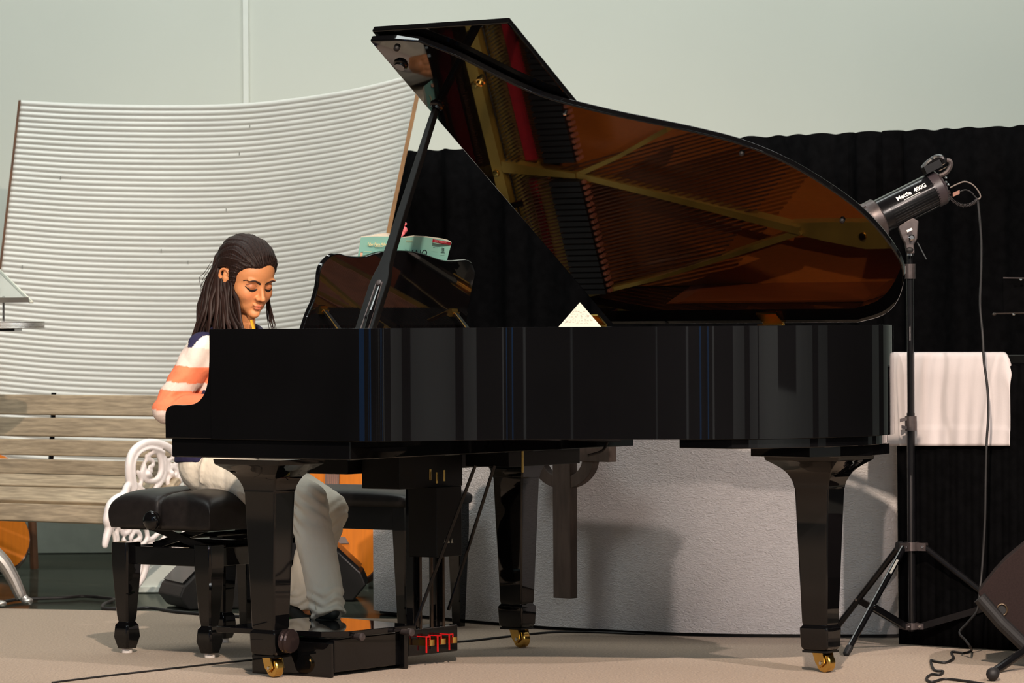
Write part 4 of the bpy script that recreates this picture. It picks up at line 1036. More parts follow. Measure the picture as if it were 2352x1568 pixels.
MB().obox(hp(2196, 444), hp(2206, 440) - hp(2190, 447), (0, 1, 0), (0, 0, 1), .011, .006, .006).build('plug', mat('plug_brown', srgb(150, 105, 88), .5, noise_amt=.1), fh)
MB().tube(catmull([hp(2204, 441), hp(2217, 436), hp(2230, 441), hp(2240, 452), hp(2244, 458)], 5), .0022, 7).build('sync_lead', RUBBER, fh)
MB().tube(catmull([hp(2182, 431), hp(2198, 423), hp(2216, 417), hp(2234, 424), (hp(2248, 440)), hp(2252, 452), hp(2246, 458)], 5), .0022, 7).build('sync_lead', mat('lead_grey', srgb(120, 110, 105), .4, noise_amt=.1), fh)
cpz = catmull([hp(2178, 438), hp(2184, 455), hp(2200, 468), hp(2218, 472), hp(2236, 466), hp(2246, 457)], 24); co_ = []
for i, p in enumerate(cpz):
    a = i * 6.283 / 4; t = (cpz[min(i + 1, len(cpz) - 1)] - cpz[max(i - 1, 0)]).normalized(); e = t.cross(Vector((0, 1, 0))).normalized()
    co_.append(p + e * math.cos(a) * .0045 + Vector((0, 1, 0)) * math.sin(a) * .0045)
MB().tube(co_, .0011, 5).build('coiled_lead', GREYMET, fh)
# yoke / bracket under the head
mb = MB(); yk = [hp(2062, 522), hp(2072, 512), hp(2096, 500), hp(2109, 508), hp(2106, 548), hp(2098, 562), hp(2100, 582), hp(2082, 582), hp(2078, 560), hp(2070, 545)]
n = len(yk); mb.add([p + Vector((0, -.016, 0)) for p in yk] + [p + Vector((0, .016, 0)) for p in yk], [tuple(range(n)), tuple(range(2 * n - 1, n - 1, -1))] + [(i, (i + 1) % n, n + (i + 1) % n, n + i) for i in range(n)])
mb.build('tilt_bracket', GREYMET, fh, bevel=.003)
MB().lathe(hp(2091, 546) + Vector((0, -.034, 0)), (0, -1, 0), [(0, .0095), (.004, .0095), (.006, .006), (.006, .002)], 18).build('bracket_bolt', CHROME, fh)
MB().obox(hp(2086, 529) + Vector((0, -.036, 0)), fax, fup, (0, 1, 0), .009, .0035, .001).build('bracket_label', LET, fh)
MB().cyl(hp(2106, 556) + Vector((0, -.01, 0)), hp(2126, 596) + Vector((0, -.02, 0)), .0035, seg=8).build('tilt_handle', BLKMET, fh)
MB().ell(hp(2088, 574) + Vector((0, -.014, 0)), (.012, .008, .009)).build('lock_knob', RUBBER, fh)
MB().cyl(hp(2091, 580), hp(2091, 587), .010, seg=16).build('spigot', CHROME, fh)
# hanging power cable of the flash
fp = [(2246, 460, 11.68), (2250, 500, 11.65), (2254, 560, 11.60), (2253, 640, 11.54), (2251, 700, 11.49), (2257, 770, 11.45), (2260, 830, 11.44), (2268, 890, 11.44), (2270, 950, 11.44), (2266, 1020, 11.44), (2264, 1110, 11.44), (2262, 1200, 11.44), (2256, 1300, 11.44), (2250, 1360, 11.42),
      (2244, 1402, 11.40), (2222, 1430, 11.36), (2204, 1452, 11.33), (2218, 1470, 11.30), (2228, 1484, 11.28)]
P = [at(x, y, Y) for x, y, Y in fp] + [atz(x, y, .004) for x, y in ((2231, 1494), (2214, 1499), (2186, 1497), (2190, 1511), (2172, 1521), (2150, 1519), (2138, 1517), (2146, 1538), (2166, 1541), (2158, 1549), (2140, 1548), (2128, 1558), (2140, 1566), (2170, 1559), (2220, 1564), (2270, 1572))]
o = MB().tube(catmull(P, 6), .0038, 8).build('power_cable', RUBBER); o.data.shade_smooth(); tag(o, 'black power cable hanging from the studio flash and coiling on the carpet', 'cable')

# ================================================================== DARK TILTED SPEAKER ON A TUBE STAND (right edge)
YS = 11.0; sp0 = at(2320, 1400, YS)
sp = empty('tilted_speaker', (sp0.x, YS, 0), 0, 'dark brown tilted speaker with a round port at the bottom right corner', 'speaker')
def sq_(px, py, dy=0): p = at(px, py, YS + dy); return Vector((p.x - sp0.x, p.y - YS, p.z))
SPK = mat('dark_brown_grille', srgb(44, 33, 32), .8, noise_amt=.25, nscale=200, bump=.3, bscale=500, spec=.15)
ol = [(2247, 1360), (2262, 1340), (2284, 1312), (2310, 1284), (2352, 1249), (2400, 1218), (2470, 1260), (2500, 1420), (2440, 1500), (2352, 1478), (2320, 1448), (2280, 1408), (2255, 1384)]
P = [sq_(*p) for p in ol]; n = len(P); mb = MB(); th_ = Vector((.02, .16, -.0))
mb.add(P + [p + th_ for p in P], [tuple(range(n)), tuple(range(2 * n - 1, n - 1, -1))] + [(i, n + i, n + (i + 1) % n, (i + 1) % n) for i in range(n)]); mb.build('cabinet', SPK, sp, bevel=.004)
pc_ = sq_(2301, 1400); prt = MB(); prt.tube([pc_ + Vector((.0145 * math.cos(k * 6.283 / 28), -.003, .0165 * math.sin(k * 6.283 / 28))) for k in range(29)], .0026, 8); prt.build('port_ring', mat('port_ring', srgb(82, 66, 48), .4, .4, noise_amt=.2), sp)
MB().lathe(pc_ + Vector((0, .002, 0)), (0, -1, 0), [(0, .013), (.003, .013)], 20).build('port', RUBBER, sp)
MB().tube([sq_(2250, 1372, -.015), sq_(2300, 1430, -.02), sq_(2352, 1480, -.02), sq_(2400, 1526, -.02)], .020, 14).build('edge_bumper', RUBBER, sp)
MB().cyl(sq_(2400, 1463, -.03), sq_(2282, 1543, -.17), .0125, seg=14).build('stand_tube', BLKMET, sp)
q0 = atz(2280, 1549, .018); q0 = Vector((q0.x - sp0.x, q0.y - YS, .020)); q1 = sq_(2310, 1526, -.16)
MB().cap(q0, q0 + (q1 - q0).normalized() * .045, .0185, .014, 14).build('rubber_foot', RUBBER, sp).data.shade_smooth()
MB().cyl(sq_(2440, 1460, -.02), (sq_(2440, 1460).x + .1, -.15, .02), .0125, seg=14).cyl(sq_(2420, 1440, .1), (sq_(2440, 1460).x, .3, .02), .0125, seg=14).build('stand_tube', BLKMET, sp)

# ================================================================== MUSIC STAND (right edge)
YM = 12.6; m0 = at(2372, 700, YM); ms = empty('music_stand', (m0.x, YM, 0), 0, 'black music stand against the black curtain at the right edge, mostly cut off', 'music stand')
def mq(px, py, dy=0): p = at(px, py, YM + dy); return Vector((p.x - m0.x, p.y - YM, p.z))
MB().obox(mq(2365, 680), (1, 0, 0), (0, 0, 1), (0, 1, 0), (mq(2440, 680) - mq(2304, 680)).x / 2 - .01, (mq(2304, 640) - mq(2304, 716)).z / 2, .004).build('desk', DRAPE, ms)
MB().tube([mq(2304, 638, -.01), mq(2440, 640, -.01)], .0026, 6).build('top_rim', GREYMET, ms)
MB().tube([mq(2286, 720, -.04), mq(2440, 718, -.04)], .0026, 6).cap(mq(2283, 722, -.04), mq(2286, 721, -.04), .006, .004).build('ledge_rim', mat('dull_rim', srgb(58, 50, 46), .4, .5, noise_amt=.2), ms)
for p in ((2345, 642), (2328, 722)): MB().ell(mq(p[0], p[1], -.045), (.005, .004, .004), 10, 8).build('stand_screw', CHROME, ms)
MB().cyl((.02, .03, .02), mq(2386, 700, .02), .011, seg=12).build('pole', SATIN, ms)
for a in (0.4, 2.5, 4.6): MB().cyl((.02, .03, .12), (.02 + .2 * math.cos(a), .03 + .2 * math.sin(a), .01), .009, seg=10).build('leg', SATIN, ms)

# ================================================================== PAPER PYRAMID CARD ON THE PIANO
PAPER = mat('white_paper', srgb(226, 222, 208), .8, noise_amt=.03, nscale=60)
c0 = PL(1331, 748, 'b', .70)
def trip(px, py, b_): return PL(px, py, 'b', b_)
a_, b2, c2 = W(*trip(1284, 749, .50)), W(*trip(1379, 748, .50)), W(*trip(1332, 694, .545))
zt = .9405
# card stands on the closed inner rail beside the strings
ac = (loc(a_) + loc(b2)) / 2
card = empty('tent_card', W(ac.x, ac.y + .04, 0), -TH, 'white triangular folded paper card with printed text, standing in the piano', 'card')
def cl(P): l = loc(P); return Vector((l.x - ac.x, l.y - ac.y - .04, l.z))
A, B_, T = cl(a_), cl(b2), cl(c2)
A2, B2 = A + (A - T) * .6, B_ + (B_ - T) * .6      # the card goes on below the rim edge
C2 = Vector((A2.x * .5 + B2.x * .5, A2.y + .10, A2.z)); thn = Vector((0, .0012, 0))
mb = MB(); mb.add([A2, B2, T, C2], [(0, 1, 2), (1, 3, 2), (3, 0, 2), (0, 3, 1)]); mb.build('paper', PAPER, card)
mb = MB(); rr = random.Random(5); nA = (B2 - A2).cross(T - A2).normalized(); nA = nA if nA.y < 0 else -nA
ex = (B2 - A2).normalized()
for r_ in range(12):
    v = .44 + r_ * .035
    half_ = (1 - v) * .40; u = .5 - half_
    while u < .5 + half_ - .02:
        wdt = rr.uniform(.012, .05)
        if rr.random() < .75:
            p = A2.lerp(B2, 0) + (B2 - A2) * u + (T - (A2 + B2) / 2) * v + nA * .0006; p = A2 + (B2 - A2) * u + (T - (A2 + B2) / 2) * v + nA * .0006
            mb.obox(p + ex * wdt * .05, ex, (T - (A2 + B2) / 2), nA, wdt * (B2 - A2).length * .4, .0007, .0001)
        u += wdt + .012
mb.build('printed_text', mat('grey_print', srgb(196, 190, 176), .8, noise_amt=.1), card)
MB().box(.30, .70, .048, .10, .845, .862).build('side_rail', SATIN, piano)

# ================================================================== MUSIC BOOK ON THE DESK
bn = Vector((math.cos(LEAN), 0, -math.sin(LEAN)))
def bkp(px, py, off): return desk_pt(px, py, off)
TEAL = mat('teal_cover', srgb(146, 206, 194), .45, noise_amt=.10, nscale=6)
book = empty('music_book', PO, -TH, 'open teal piano lesson book standing on the music desk', 'book')
top_ = [(829, 545), (860, 543), (890, 543), (912, 544), (929, 546), (950, 543), (980, 545), (1010, 549), (1028, 553), (1037, 558)]
N_ = len(top_); vs = []; off0 = -.020
bc = []
for k, (x, y) in enumerate(top_):
    u = k / (N_ - 1); cv = -.010 * math.sin(abs(u - .5) * 2 * math.pi) ** 2 - .004
    bc.append((x, y, off0 + cv))
def bk_grid(o_add=0.0, y_extra=0.0):
    vs = []
    for r_ in range(9):
        v = r_ / 8
        for (x, y, o_) in bc:
            u = (x - 829) / (1037 - 829); xb = lerp(803, 1000, u)
            vs.append(bkp(lerp(x, xb, v), lerp(y - y_extra, 700, v), o_ + o_add))
    fs = [(r_ * N_ + i, r_ * N_ + i + 1, (r_ + 1) * N_ + i + 1, (r_ + 1) * N_ + i) for r_ in range(8) for i in range(N_ - 1)]
    return vs, fs
vs, fs = bk_grid(); o = MB().add(vs, fs).build('cover', TEAL, book); o.data.shade_smooth()
for k in range(4):
    vs, fs = bk_grid(-.0016 * (k + 1), 1.6 + (k % 2)); o = MB().add(vs, fs).build('pages' if k else 'page', PAPER, book); o.data.shade_smooth()
    o.name = 'page'
vs = [bkp(x, y, off0 - .016) for x, y in ((843, 545), (860, 538), (885, 535), (900, 536), (910, 545), (905, 640), (840, 640))]
MB().add(vs, [tuple(range(7))]).build('page', PAPER, book)
INK = mat('book_ink', srgb(24, 48, 52), .7, noise_amt=.05); RED = mat('red_label', srgb(150, 22, 44), .5, noise_amt=.05); PINKT = mat('label_text', srgb(226, 120, 130), .5, noise_amt=.03); CREAM = mat('cream_text', srgb(232, 214, 160), .5, noise_amt=.03)
def book_frame(px, py, off=.0012):
    o_ = bkp(px, py, off0 + off - .004); ex = (bkp(px + 20, py + (2 if px > 930 else 0), off0) - bkp(px, py, off0)).normalized(); ez = bn.copy(); ey = ez.cross(ex).normalized(); ey = ey if ey.z > 0 else -ey
    M_ = Matrix.Identity(4)
    for i in range(3): M_[i][0] = ex[i]; M_[i][1] = ey[i]; M_[i][2] = ez[i]; M_[i][3] = o_[i]
    return M_
fs_ = 1.0 / .592
vs = [bkp(x, y, off0 - .0030) for x, y in ((994, 549), (1036, 556), (1035, 563), (993, 556))]
MB().add(vs, [(0, 1, 2, 3)]).build('red_label', RED, book)
for (bd, x, y, sz, m_, sh) in (('LESSON BOOK', 996, 556, .0098, PINKT, 0), ('Faber Piano Adventures', 844, 564, .0125, CREAM, .2), ('PIANO', 925, 593, .038, INK, .15)):
    text_mesh('lettering', bd, sz, m_, book, book_frame(x, y, .0022))
mb = MB(); rr = random.Random(4)
def stroke(x0, y0, x1, y1, h=1.4):
    P_ = [bkp(x0, y0, off0 - .0022), bkp(x1, y1, off0 - .0022), bkp(x1, y1 + h, off0 - .0022), bkp(x0, y0 + h, off0 - .0022)]; mb.add(P_, [(0, 1, 2, 3)])
for k in range(7): stroke(861 + k * 2.6, 565.5, 862.8 + k * 2.6, 565.5, 1.2)
for k in range(7): stroke(933 + k * 2.1, 552, 934.7 + k * 2.1, 552, 2.0)
for k in range(6): stroke(836 + k * 3, 577, 838 + k * 3, 577.2, 1.0)
mb.build('small_print', CREAM, book)
mb = MB()
for k in range(4): stroke(995 + k * 2.8, 567 + k * .5, 996.2 + k * 2.8, 567 + k * .5, 1.4)
for k in range(3): stroke(1015 + k * 2.0, 568 + k * .6, 1016.4 + k * 2, 568 + k * .6, 7)
stroke(1012, 579.6, 1022, 580.2, 1.1); stroke(829, 578, 834, 578, 1.6)
mb.build('small_print', INK, book)
mb = MB(); stroke(827.5, 580, 833, 580, 14); mb.build('cover_picture', mat('cover_picture', srgb(240, 190, 160), .6, noise_amt=.2), book)
# pink figure-eight clip
PK = mat('pink_plastic', srgb(250, 130, 140), .45, noise_amt=.04)
mb = MB()
for (x, y, r_) in ((930, 514, .0058), (927, 528, .0112)):
    c = bkp(x, y, off0 - .012); mb.ell(c, (r_, r_ * 1.1, r_), 16, 12)
c = bkp(919, 540, off0 - .012); mb.cap(bkp(924, 535, off0 - .012), bkp(918, 546, off0 - .012), .009, .003)
o = mb.build('bookmark', PK); o.location = PO; o.rotation_euler = (0, 0, -TH); o.data.shade_smooth(); tag(o, 'small pink bookmark figure sticking up above the teal music book', 'bookmark')

# ================================================================== THE GIRL AT THE KEYS
GO = Vector((-.42, .77, 0))
girl = empty('person', W(GO.x, GO.y, 0), -TH, 'girl with long dark hair, striped top and cream trousers, seated playing the piano', 'person')
def G(a, b_, z): return Vector((a, b_, z)) - GO
SKIN = mat('skin', srgb(205, 146, 108), .48, attr='Col', sss=.12, noise_amt=.05, nscale=90)
def smin(a, b_, k):
    h = np.clip(.5 + .5 * (b_ - a) / k, 0, 1); return b_ + (a - b_) * h - k * h * (1 - h)
def sell(p, c, r):
    c, r = np.array(c), np.array(r); q = (p - c) / r; k0 = np.linalg.norm(q, axis=-1); k1 = np.linalg.norm(q / r, axis=-1); return k0 * (k0 - 1) / np.maximum(k1, 1e-9)
def scap(p, a, b_, ra, rb):
    a, b_ = np.array(a), np.array(b_); d = b_ - a; t = np.clip(((p - a) @ d) / (d @ d), 0, 1); return np.linalg.norm(p - a - t[..., None] * d, axis=-1) - (ra + (rb - ra) * t)
def head_sdf(p):
    q = p.copy(); q[..., 0] = np.abs(q[..., 0])
    d = sell(q, (0, -.014, .028), (.071, .090, .076))
    d = smin(d, sell(q, (0, .022, -.020), (.0565, .060, .074)), .02)
    d = smin(d, sell(q, (0, .030, .034), (.056, .054, .046)), .02)
    d = smin(d, sell(q, (.018, .030, -.066), (.026, .040, .030)), .022)
    d = smin(d, sell(q, (0, .066, -.092), (.019, .018, .014)), .016)
    d = smin(d, sell(q, (.034, .046, -.030), (.024, .031, .026)), .016)
    d = -smin(-d, sell(q, (.030, .093, -.003), (.0175, .0150, .0115)), .010)      # eye sockets
    d = smin(d, sell(q, (.0300, .0665, -.0045), (.0145, .0140, .0110)), .004)      # closed lids over the eyes
    d = smin(d, sell(q, (.029, .0735, .0175), (.021, .010, .0055)), .008)        # brow ridge
    d = smin(d, scap(q, (0, .075, .010), (0, .0965, -.031), .0055, .0076), .009) # nose bridge
    d = smin(d, sell(q, (0, .0975, -.0355), (.0088, .0100, .0076)), .005)
    d = smin(d, sell(q, (.0102, .0870, -.0380), (.0060, .0090, .0058)), .005)    # nostril wings
    d = -smin(-d, sell(q, (.0062, .0895, -.0445), (.0028, .0045, .0022)), .002)
    d = smin(d, sell(q, (.0040, .0815, -.0610), (.0130, .0075, .0038)), .004)    # upper lip
    d = smin(d, sell(q, (0, .0805, -.0705), (.0120, .0078, .0050)), .004)        # lower lip
    d = -smin(-d, sell(q, (0, .0925, -.0655), (.018, .0060, .0010)), .002)
    d = -smin(-d, sell(q, (0, .089, -.0800), (.014, .0060, .0040)), .007)
    return d
NTH, NPH = 300, 230
th_ = np.linspace(0, 2 * np.pi, NTH, endpoint=False); ph_ = np.linspace(0.0005, np.pi - .0005, NPH)
T_, P_ = np.meshgrid(th_, ph_); dirs = np.stack([np.sin(P_) * np.cos(T_), np.sin(P_) * np.sin(T_), np.cos(P_)], -1)
c0_ = np.array((0, .012, -.012))
lo_, hi_ = np.zeros(T_.shape) + .02, np.zeros(T_.shape) + .16
# outermost crossing: march inward, then bisect
r_ = np.full(T_.shape, .15); done = np.zeros(T_.shape, bool)
for _ in range(260):
    s_ = head_sdf(c0_ + dirs * r_[..., None]); done |= s_ <= 0
    r_ = np.where(done, r_, r_ - .0005)
hr = r_ + .00025
HV = c0_ + dirs * hr[..., None]
def grid_faces(nr, nc):
    return [(i * nc + j, i * nc + (j + 1) % nc, (i + 1) * nc + (j + 1) % nc, (i + 1) * nc + j) for i in range(nr - 1) for j in range(nc)]
HM = Matrix.Translation(G(-.3165, .7515, 1.1410)) @ Matrix.Rotation(D2R(-90 - 17), 4, 'Z') @ Matrix.Rotation(D2R(-21), 4, 'X')
HI = HM.inverted()
def H(x, y, z): return HM @ Vector((x, y, z))
def xf(arr):
    A = np.array(HM); return arr @ A[:3, :3].T + A[:3, 3]
body = MB()
body.add([tuple(v) for v in xf(HV.reshape(-1, 3))], grid_faces(NPH, NTH))
# ears
for s in (1, -1):
    def E_(x, y, z): return H(s * (x + .001), -.014 + (y + .012) * 1.12, -.010 + (z + .002) * 1.12)
    pts = [(.0655, .004, .006), (.071, -.004, .020), (.076, -.016, .025), (.080, -.028, .018), (.080, -.031, .004), (.076, -.026, -.012), (.071, -.016, -.024), (.067, -.008, -.030)]
    P = catmull([E_(*p) for p in pts], 5); body.tube(P, [.0043] * 20 + [.005] * (len(P) - 20), 10)
    body.cap(E_(.067, -.010, -.028), E_(.069, -.014, -.020), .0066, .0058)
    P = catmull([E_(*p) for p in ((.069, -.004, .010), (.074, -.016, .012), (.074, -.018, -.002), (.069, -.010, -.014))], 5); body.tube(P, .0036, 8)
    body.ell(E_(.067, -.014, .000), (.009, .013, .026))
    body.cap(E_(.058, -.008, .0), E_(.068, -.014, .0), .016, .012); body.cap(E_(.068, -.018, .008), E_(.072, -.024, -.004), .006, .005)
# neck and torso under the clothes
neck_t = H(0, -.022, -.055); neck_b = G(-.372, .768, .965)
body.cap(neck_t, neck_b, .043, .046); body.cap(H(0, .028, -.078), neck_b + Vector((.03, 0, .01)), .022, .03)
body.cap(G(-.43, .77, .60), G(-.385, .77, .88), .085, .085); body.cap(G(-.39, .66, .93), G(-.375, .885, .93), .036, .036); body.cap(G(-.37, .70, .93), G(-.37, .84, .93), .045, .045)
SH = {1: G(-.40, .635, .925), -1: G(-.375, .905, .925)}
EL = {1: G(-.458, .535, .742), -1: G(-.43, 1.01, .745)}
WR = {1: G(-.135, .625, .768), -1: G(-.135, .93, .768)}
def hand(s):
    w_ = WR[s]; f = Vector((1, -.0 * s, 0)); sd = Vector((0, s, 0))          # thumb side points to the keyboard centre
    body.cap(w_, w_ + Vector((.045, 0, .010)), .020, .022, flat=1.0)
    kn = []
    for i, (o_, L_) in enumerate(((.026, .062), (.009, .068), (-.009, .064), (-.025, .050))):
        k0 = w_ + Vector((.078 - .004 * abs(i - 1), 0, .010)) + sd * o_; kn.append(k0)
        body.cap(w_ + Vector((.015, 0, .004)) + sd * o_ * .6, k0, .0115, .0095)
        p1 = k0 + Vector((L_ * .46, 0, -.006 - .003 * (i % 2))) + sd * o_ * .12; p2 = p1 + Vector((L_ * .28, 0, -L_ * .28)); p3 = p2 + Vector((L_ * .09, 0, -L_ * .24)); p3.z = max(p3.z, .7245); p2.z = max(p2.z, .735)
        body.cap(k0, p1, .0090, .0080); body.cap(p1, p2, .0080, .0070); body.cap(p2, p3, .0070, .0060)
    t0 = w_ + Vector((.020, 0, -.002)) + sd * .016; t1 = t0 + Vector((.030, 0, -.010)) + sd * .022; t2 = t1 + Vector((.026, 0, -.012)) + sd * .010; t3 = t2 + Vector((.020, 0, -.006)) + sd * .001; t3.z = max(t3.z, .7255)
    body.cap(t0, t1, .0125, .0105); body.cap(t1, t2, .0098, .0088); body.cap(t2, t3, .0085, .0068)
for s in (1, -1):
    body.cap(SH[s], EL[s], .034, .028); body.cap(EL[s], WR[s], .027, .018); hand(s)
HIP = {1: G(-.43, .69, .570), -1: G(-.43, .855, .570)}
KN = {1: G(-.005, .645, .470), -1: G(-.10, .862, .432)}
AN = {1: G(.128, .575, .160), -1: G(-.215, .880, .160)}
body.cap(HIP[1], HIP[-1], .075, .075)
for s in (1, -1): body.cap(HIP[s], KN[s], .06, .045); body.cap(KN[s], AN[s], .042, .028)
body.cap(AN[1], G(.14, .575, .158), .026, .020); body.cap(AN[-1], G(-.19, .880, .130), .026, .022)
bd = fuse('body', body, .0024, 2, SKIN, girl, .4)
def skin_paint(co):
    A = np.array(HI); q = co @ A[:3, :3].T + A[:3, 3]
    base = np.array(srgb(220, 148, 98)[:3]); lip = np.array(srgb(196, 104, 80)[:3]); lid_ = np.array(srgb(168, 98, 68)[:3]); rosy = np.array(srgb(222, 138, 94)[:3])
    c = np.tile(base, (len(co), 1)); x = np.abs(q[:, 0]); front = (q[:, 1] > .05)
    def mixin(c, col, m): return c * (1 - m[:, None]) + col * m[:, None]
    g = lambda dx, dz, sx, sz: np.exp(-((x - dx) / sx) ** 2 - ((q[:, 2] - dz) / sz) ** 2)
    c = mixin(c, rosy, np.clip(g(.036, -.032, .02, .018), 0, 1) * front * .7)
    m_up = np.clip(1.6 - np.maximum((x / .0180) ** 2 + ((q[:, 2] + .0615) / .0046) ** 2, 0) * 1.6, 0, 1); m_lo = np.clip(1.6 - ((x / .0150) ** 2 + ((q[:, 2] + .0705) / .0055) ** 2) * 1.6, 0, 1)
    c = mixin(c, lip, np.maximum(m_up, m_lo) * front * .85)
    m_e = np.clip(1.5 - (((x - .030) / .019) ** 2 + ((q[:, 2] + .002) / .0125) ** 2) * 1.5, 0, 1)
    c = mixin(c, lid_, m_e * front * .55)
    return c
paint(bd, skin_paint)
# brow, lash and lip lines laid on the face
HAIRM = mat('dark_brown_hair', srgb(44, 30, 26), .5, spec=.22, attr='Col', noise_amt=.35, nscale=45, stretch=(4, 4, 1))
LASH = mat('lashes', srgb(34, 20, 18), .6, noise_amt=.1); LIPL = mat('lip_line', srgb(110, 48, 42), .6, noise_amt=.05); BROW = mat('brow_hair', srgb(62, 38, 30), .7, noise_amt=.3, nscale=300)
def face_y(x, z):
    y = .13
    for _ in range(180):
        s_ = float(head_sdf(np.array([[x, y, z]]))[0])
        if s_ <= .0002: break
        y -= max(s_ * .6, .0003)
    return y
def strip(name, pts, wd, m_, lift=.0009):
    P = catmull([(x, 0, z) for x, z in pts], 6); n = len(P); vs = []
    for i, p in enumerate(P):
        t = i / (n - 1); w_ = wd(t); tg = (P[min(i + 1, n - 1)] - P[max(i - 1, 0)]).normalized(); nx_, nz_ = -tg.z, tg.x
        for s in (-1, -.5, 0, .5, 1):
            x, z = p.x + nx_ * w_ * s, p.z + nz_ * w_ * s; vs.append(H(x, face_y(x, z) + lift * (1 - .7 * s * s), z))
    fs = [(i * 5 + k, i * 5 + k + 1, i * 5 + 6 + k, i * 5 + 5 + k) for i in range(n - 1) for k in range(4)]
    o = MB().add(vs, fs).build(name, m_, girl); o.data.shade_smooth(); return o
for s in (1, -1):
    strip('eyebrow', [(s * .0085, .0070), (s * .018, .0135), (s * .031, .0185), (s * .044, .0165), (s * .053, .0085)], lambda t: .0040 * (1 - .72 * t) * min(1, t * 6 + .4), BROW, .0012)
    strip('eyelash', [(s * .0140, -.0085), (s * .021, -.0125), (s * .030, -.0150), (s * .039, -.0125), (s * .0485, -.0050)], lambda t: .0031 * math.sin(math.pi * min(1, max(0, t * .9 + .1))) + .0007, LASH, .0018)
    strip('lid_crease', [(s * .0165, -.001), (s * .024, .0045), (s * .032, .0062), (s * .040, .0038), (s * .046, -.001)], lambda t: .0008, mat('crease', srgb(120, 70, 52), .6, noise_amt=.05), .0004)
strip('lip_line', [(-.0190, -.0682), (-.010, -.0658), (-.003, -.0655), (0, -.0662), (.003, -.0655), (.010, -.0658), (.0190, -.0682)], lambda t: .0011 * math.sin(math.pi * t) + .0004, LIPL, .0008)
# ---- hair
hair = MB(); cols = []
def hair_mask(q):
    x, y, z = np.abs(q[..., 0]), q[..., 1], q[..., 2] + .006 * np.sin(q[..., 0] * 70) * (q[..., 1] > .03)
    zl = np.interp(y, [-.12, -.06, -.030, -.022, .002, .010, .022, .034, .048, .060, .075, .09], [-.075, -.07, -.055, .026, .026, -.030, -.020, .020, .038, .052, .062, .066])
    return 1 / (1 + np.exp(-(z - zl) / .0020)), np.clip((z - zl) / .030, 0, 1)
mk, grow = hair_mask(HV); zz_ = HV[..., 2]; yy_ = HV[..., 1]
vol = .0085 + .012 * np.clip((zz_ - .03) / .05, 0, 1) * np.clip(1 - np.abs(yy_ + .01) / .1, 0, 1) + .016 * np.clip((-yy_ - .02) / .06, 0, 1)
fa = np.arctan2(HV[..., 0], HV[..., 2] + .02 - .5 * HV[..., 1]) + .05 * np.sin(HV[..., 1] * 50 + HV[..., 0] * 30)
flow = .0010 * np.sin(fa * 34) + .0008 * np.sin(fa * 71 + 1) + .0005 * np.sin(fa * 131 + 2)
hrr = hr + np.where(mk > .02, (.0015 + vol * (.25 + .75 * np.where(HV[..., 1] > .015, grow, 1))) * np.minimum(1, mk * 1.15) + flow * mk, 0) - .004 * (1 - mk)
CV = c0_ + dirs * hrr[..., None]
capm = MB().add([tuple(v) for v in xf(CV.reshape(-1, 3))], grid_faces(NPH, NTH))
hc = capm.build('hair', HAIRM, girl); hc.data.shade_smooth()
paint(hc, lambda co: np.array(srgb(40, 27, 24)[:3])[None] * (0.55 + .9 * np.abs(np.sin(co @ np.array((310., 90., 40.)) + 3 * np.sin(co @ np.array((20., 60., 90.))))))[:, None])
lk = MB(); rr = random.Random(11); lcol = []
def lock(P, r, flat=.5):
    base_n = len(lk.v); C_ = catmull(P, 6); n = len(C_)
    rs = [r * (.55 + .55 * math.sin(math.pi * min(1, i / (n - 1) * .8 + .2))) * (1 if i < n * .75 else (1 - (i / (n - 1) - .75) * 3.4)) + .0006 for i in range(n)]
    lk.tube(C_, rs, 7, True, flat); b_ = rr.uniform(.6, 1.5); lcol.extend([b_] * (len(lk.v) - base_n))
def lp(px, py, b_): v = PL(px, py, 'b', b_); return Vector(v) - GO
for i in range(210):
    s_ = rr.random(); b0 = lerp(.672, .84, rr.random() ** 1.2); k = (b0 - .672) / .168
    if s_ > .75 and k > .6: continue
    j = lambda a: rr.uniform(-a, a)
    rx0 = lerp(498, 520, s_) + k * 0 + j(5); ry0 = lerp(598, 618, rr.random()) + (34 if s_ > .6 else 0) * (1 - k) - 6 * k
    b_r = lerp(.70, .80, k)
    wav = j(6)
    P = [lp(rx0 + 6, ry0 - 14, b_r + .008), lp(rx0, ry0, b_r - .004), lp(lerp(474, 532, s_) + j(5), 655 + j(8), lerp(.678, .835, k)), lp(lerp(463, 543, s_) + wav, 695 + j(8), lerp(.664, .84, k)),
         lp(lerp(456, 552, s_) + wav * .3, 732 + j(8), lerp(.655, .845, k)), lp(lerp(446, 562, s_) - wav, 766 + j(8), lerp(.650, .85, k))]
    endy = rr.uniform(782, 835); P.append(lp(lerp(440, 566, s_) + j(5), endy, lerp(.648, .85, k)))
    lock(P, rr.uniform(.0045, .0085))
for i in range(10):                                   # wisps on the far side of the face
    x = rr.uniform(606, 618); P = [lp(x, 668, .86), lp(x + 4, 700, .868), lp(x + 8 + rr.uniform(-3, 3), 728, .872), lp(x + 12 + rr.uniform(-6, 8), 758, .872)]; lock(P, .0018)
for i in range(7):                                    # loose hairs behind
    P = [lp(486, 600 + i * 9, .72), lp(470 - i, 625 + i * 10, .70), lp(461 + rr.uniform(-4, 3), 640 + i * 11, .69), lp(466, 668 + i * 10, .69)]; lock(P, .0009)
for i in range(26):                                   # hair swept back over the ear
    s_ = i / 25; P = [H(.044 + .016 * s_, .062 - .034 * s_, .070 - .04 * s_), H(.0725, .020 - .012 * s_, .064 - .030 * s_), H(.0800, -.022, .056 - .026 * s_), H(.074, -.062, .036 - .03 * s_), H(.050, -.096, .006 - .03 * s_)]
    lock(P, .0042, .4)
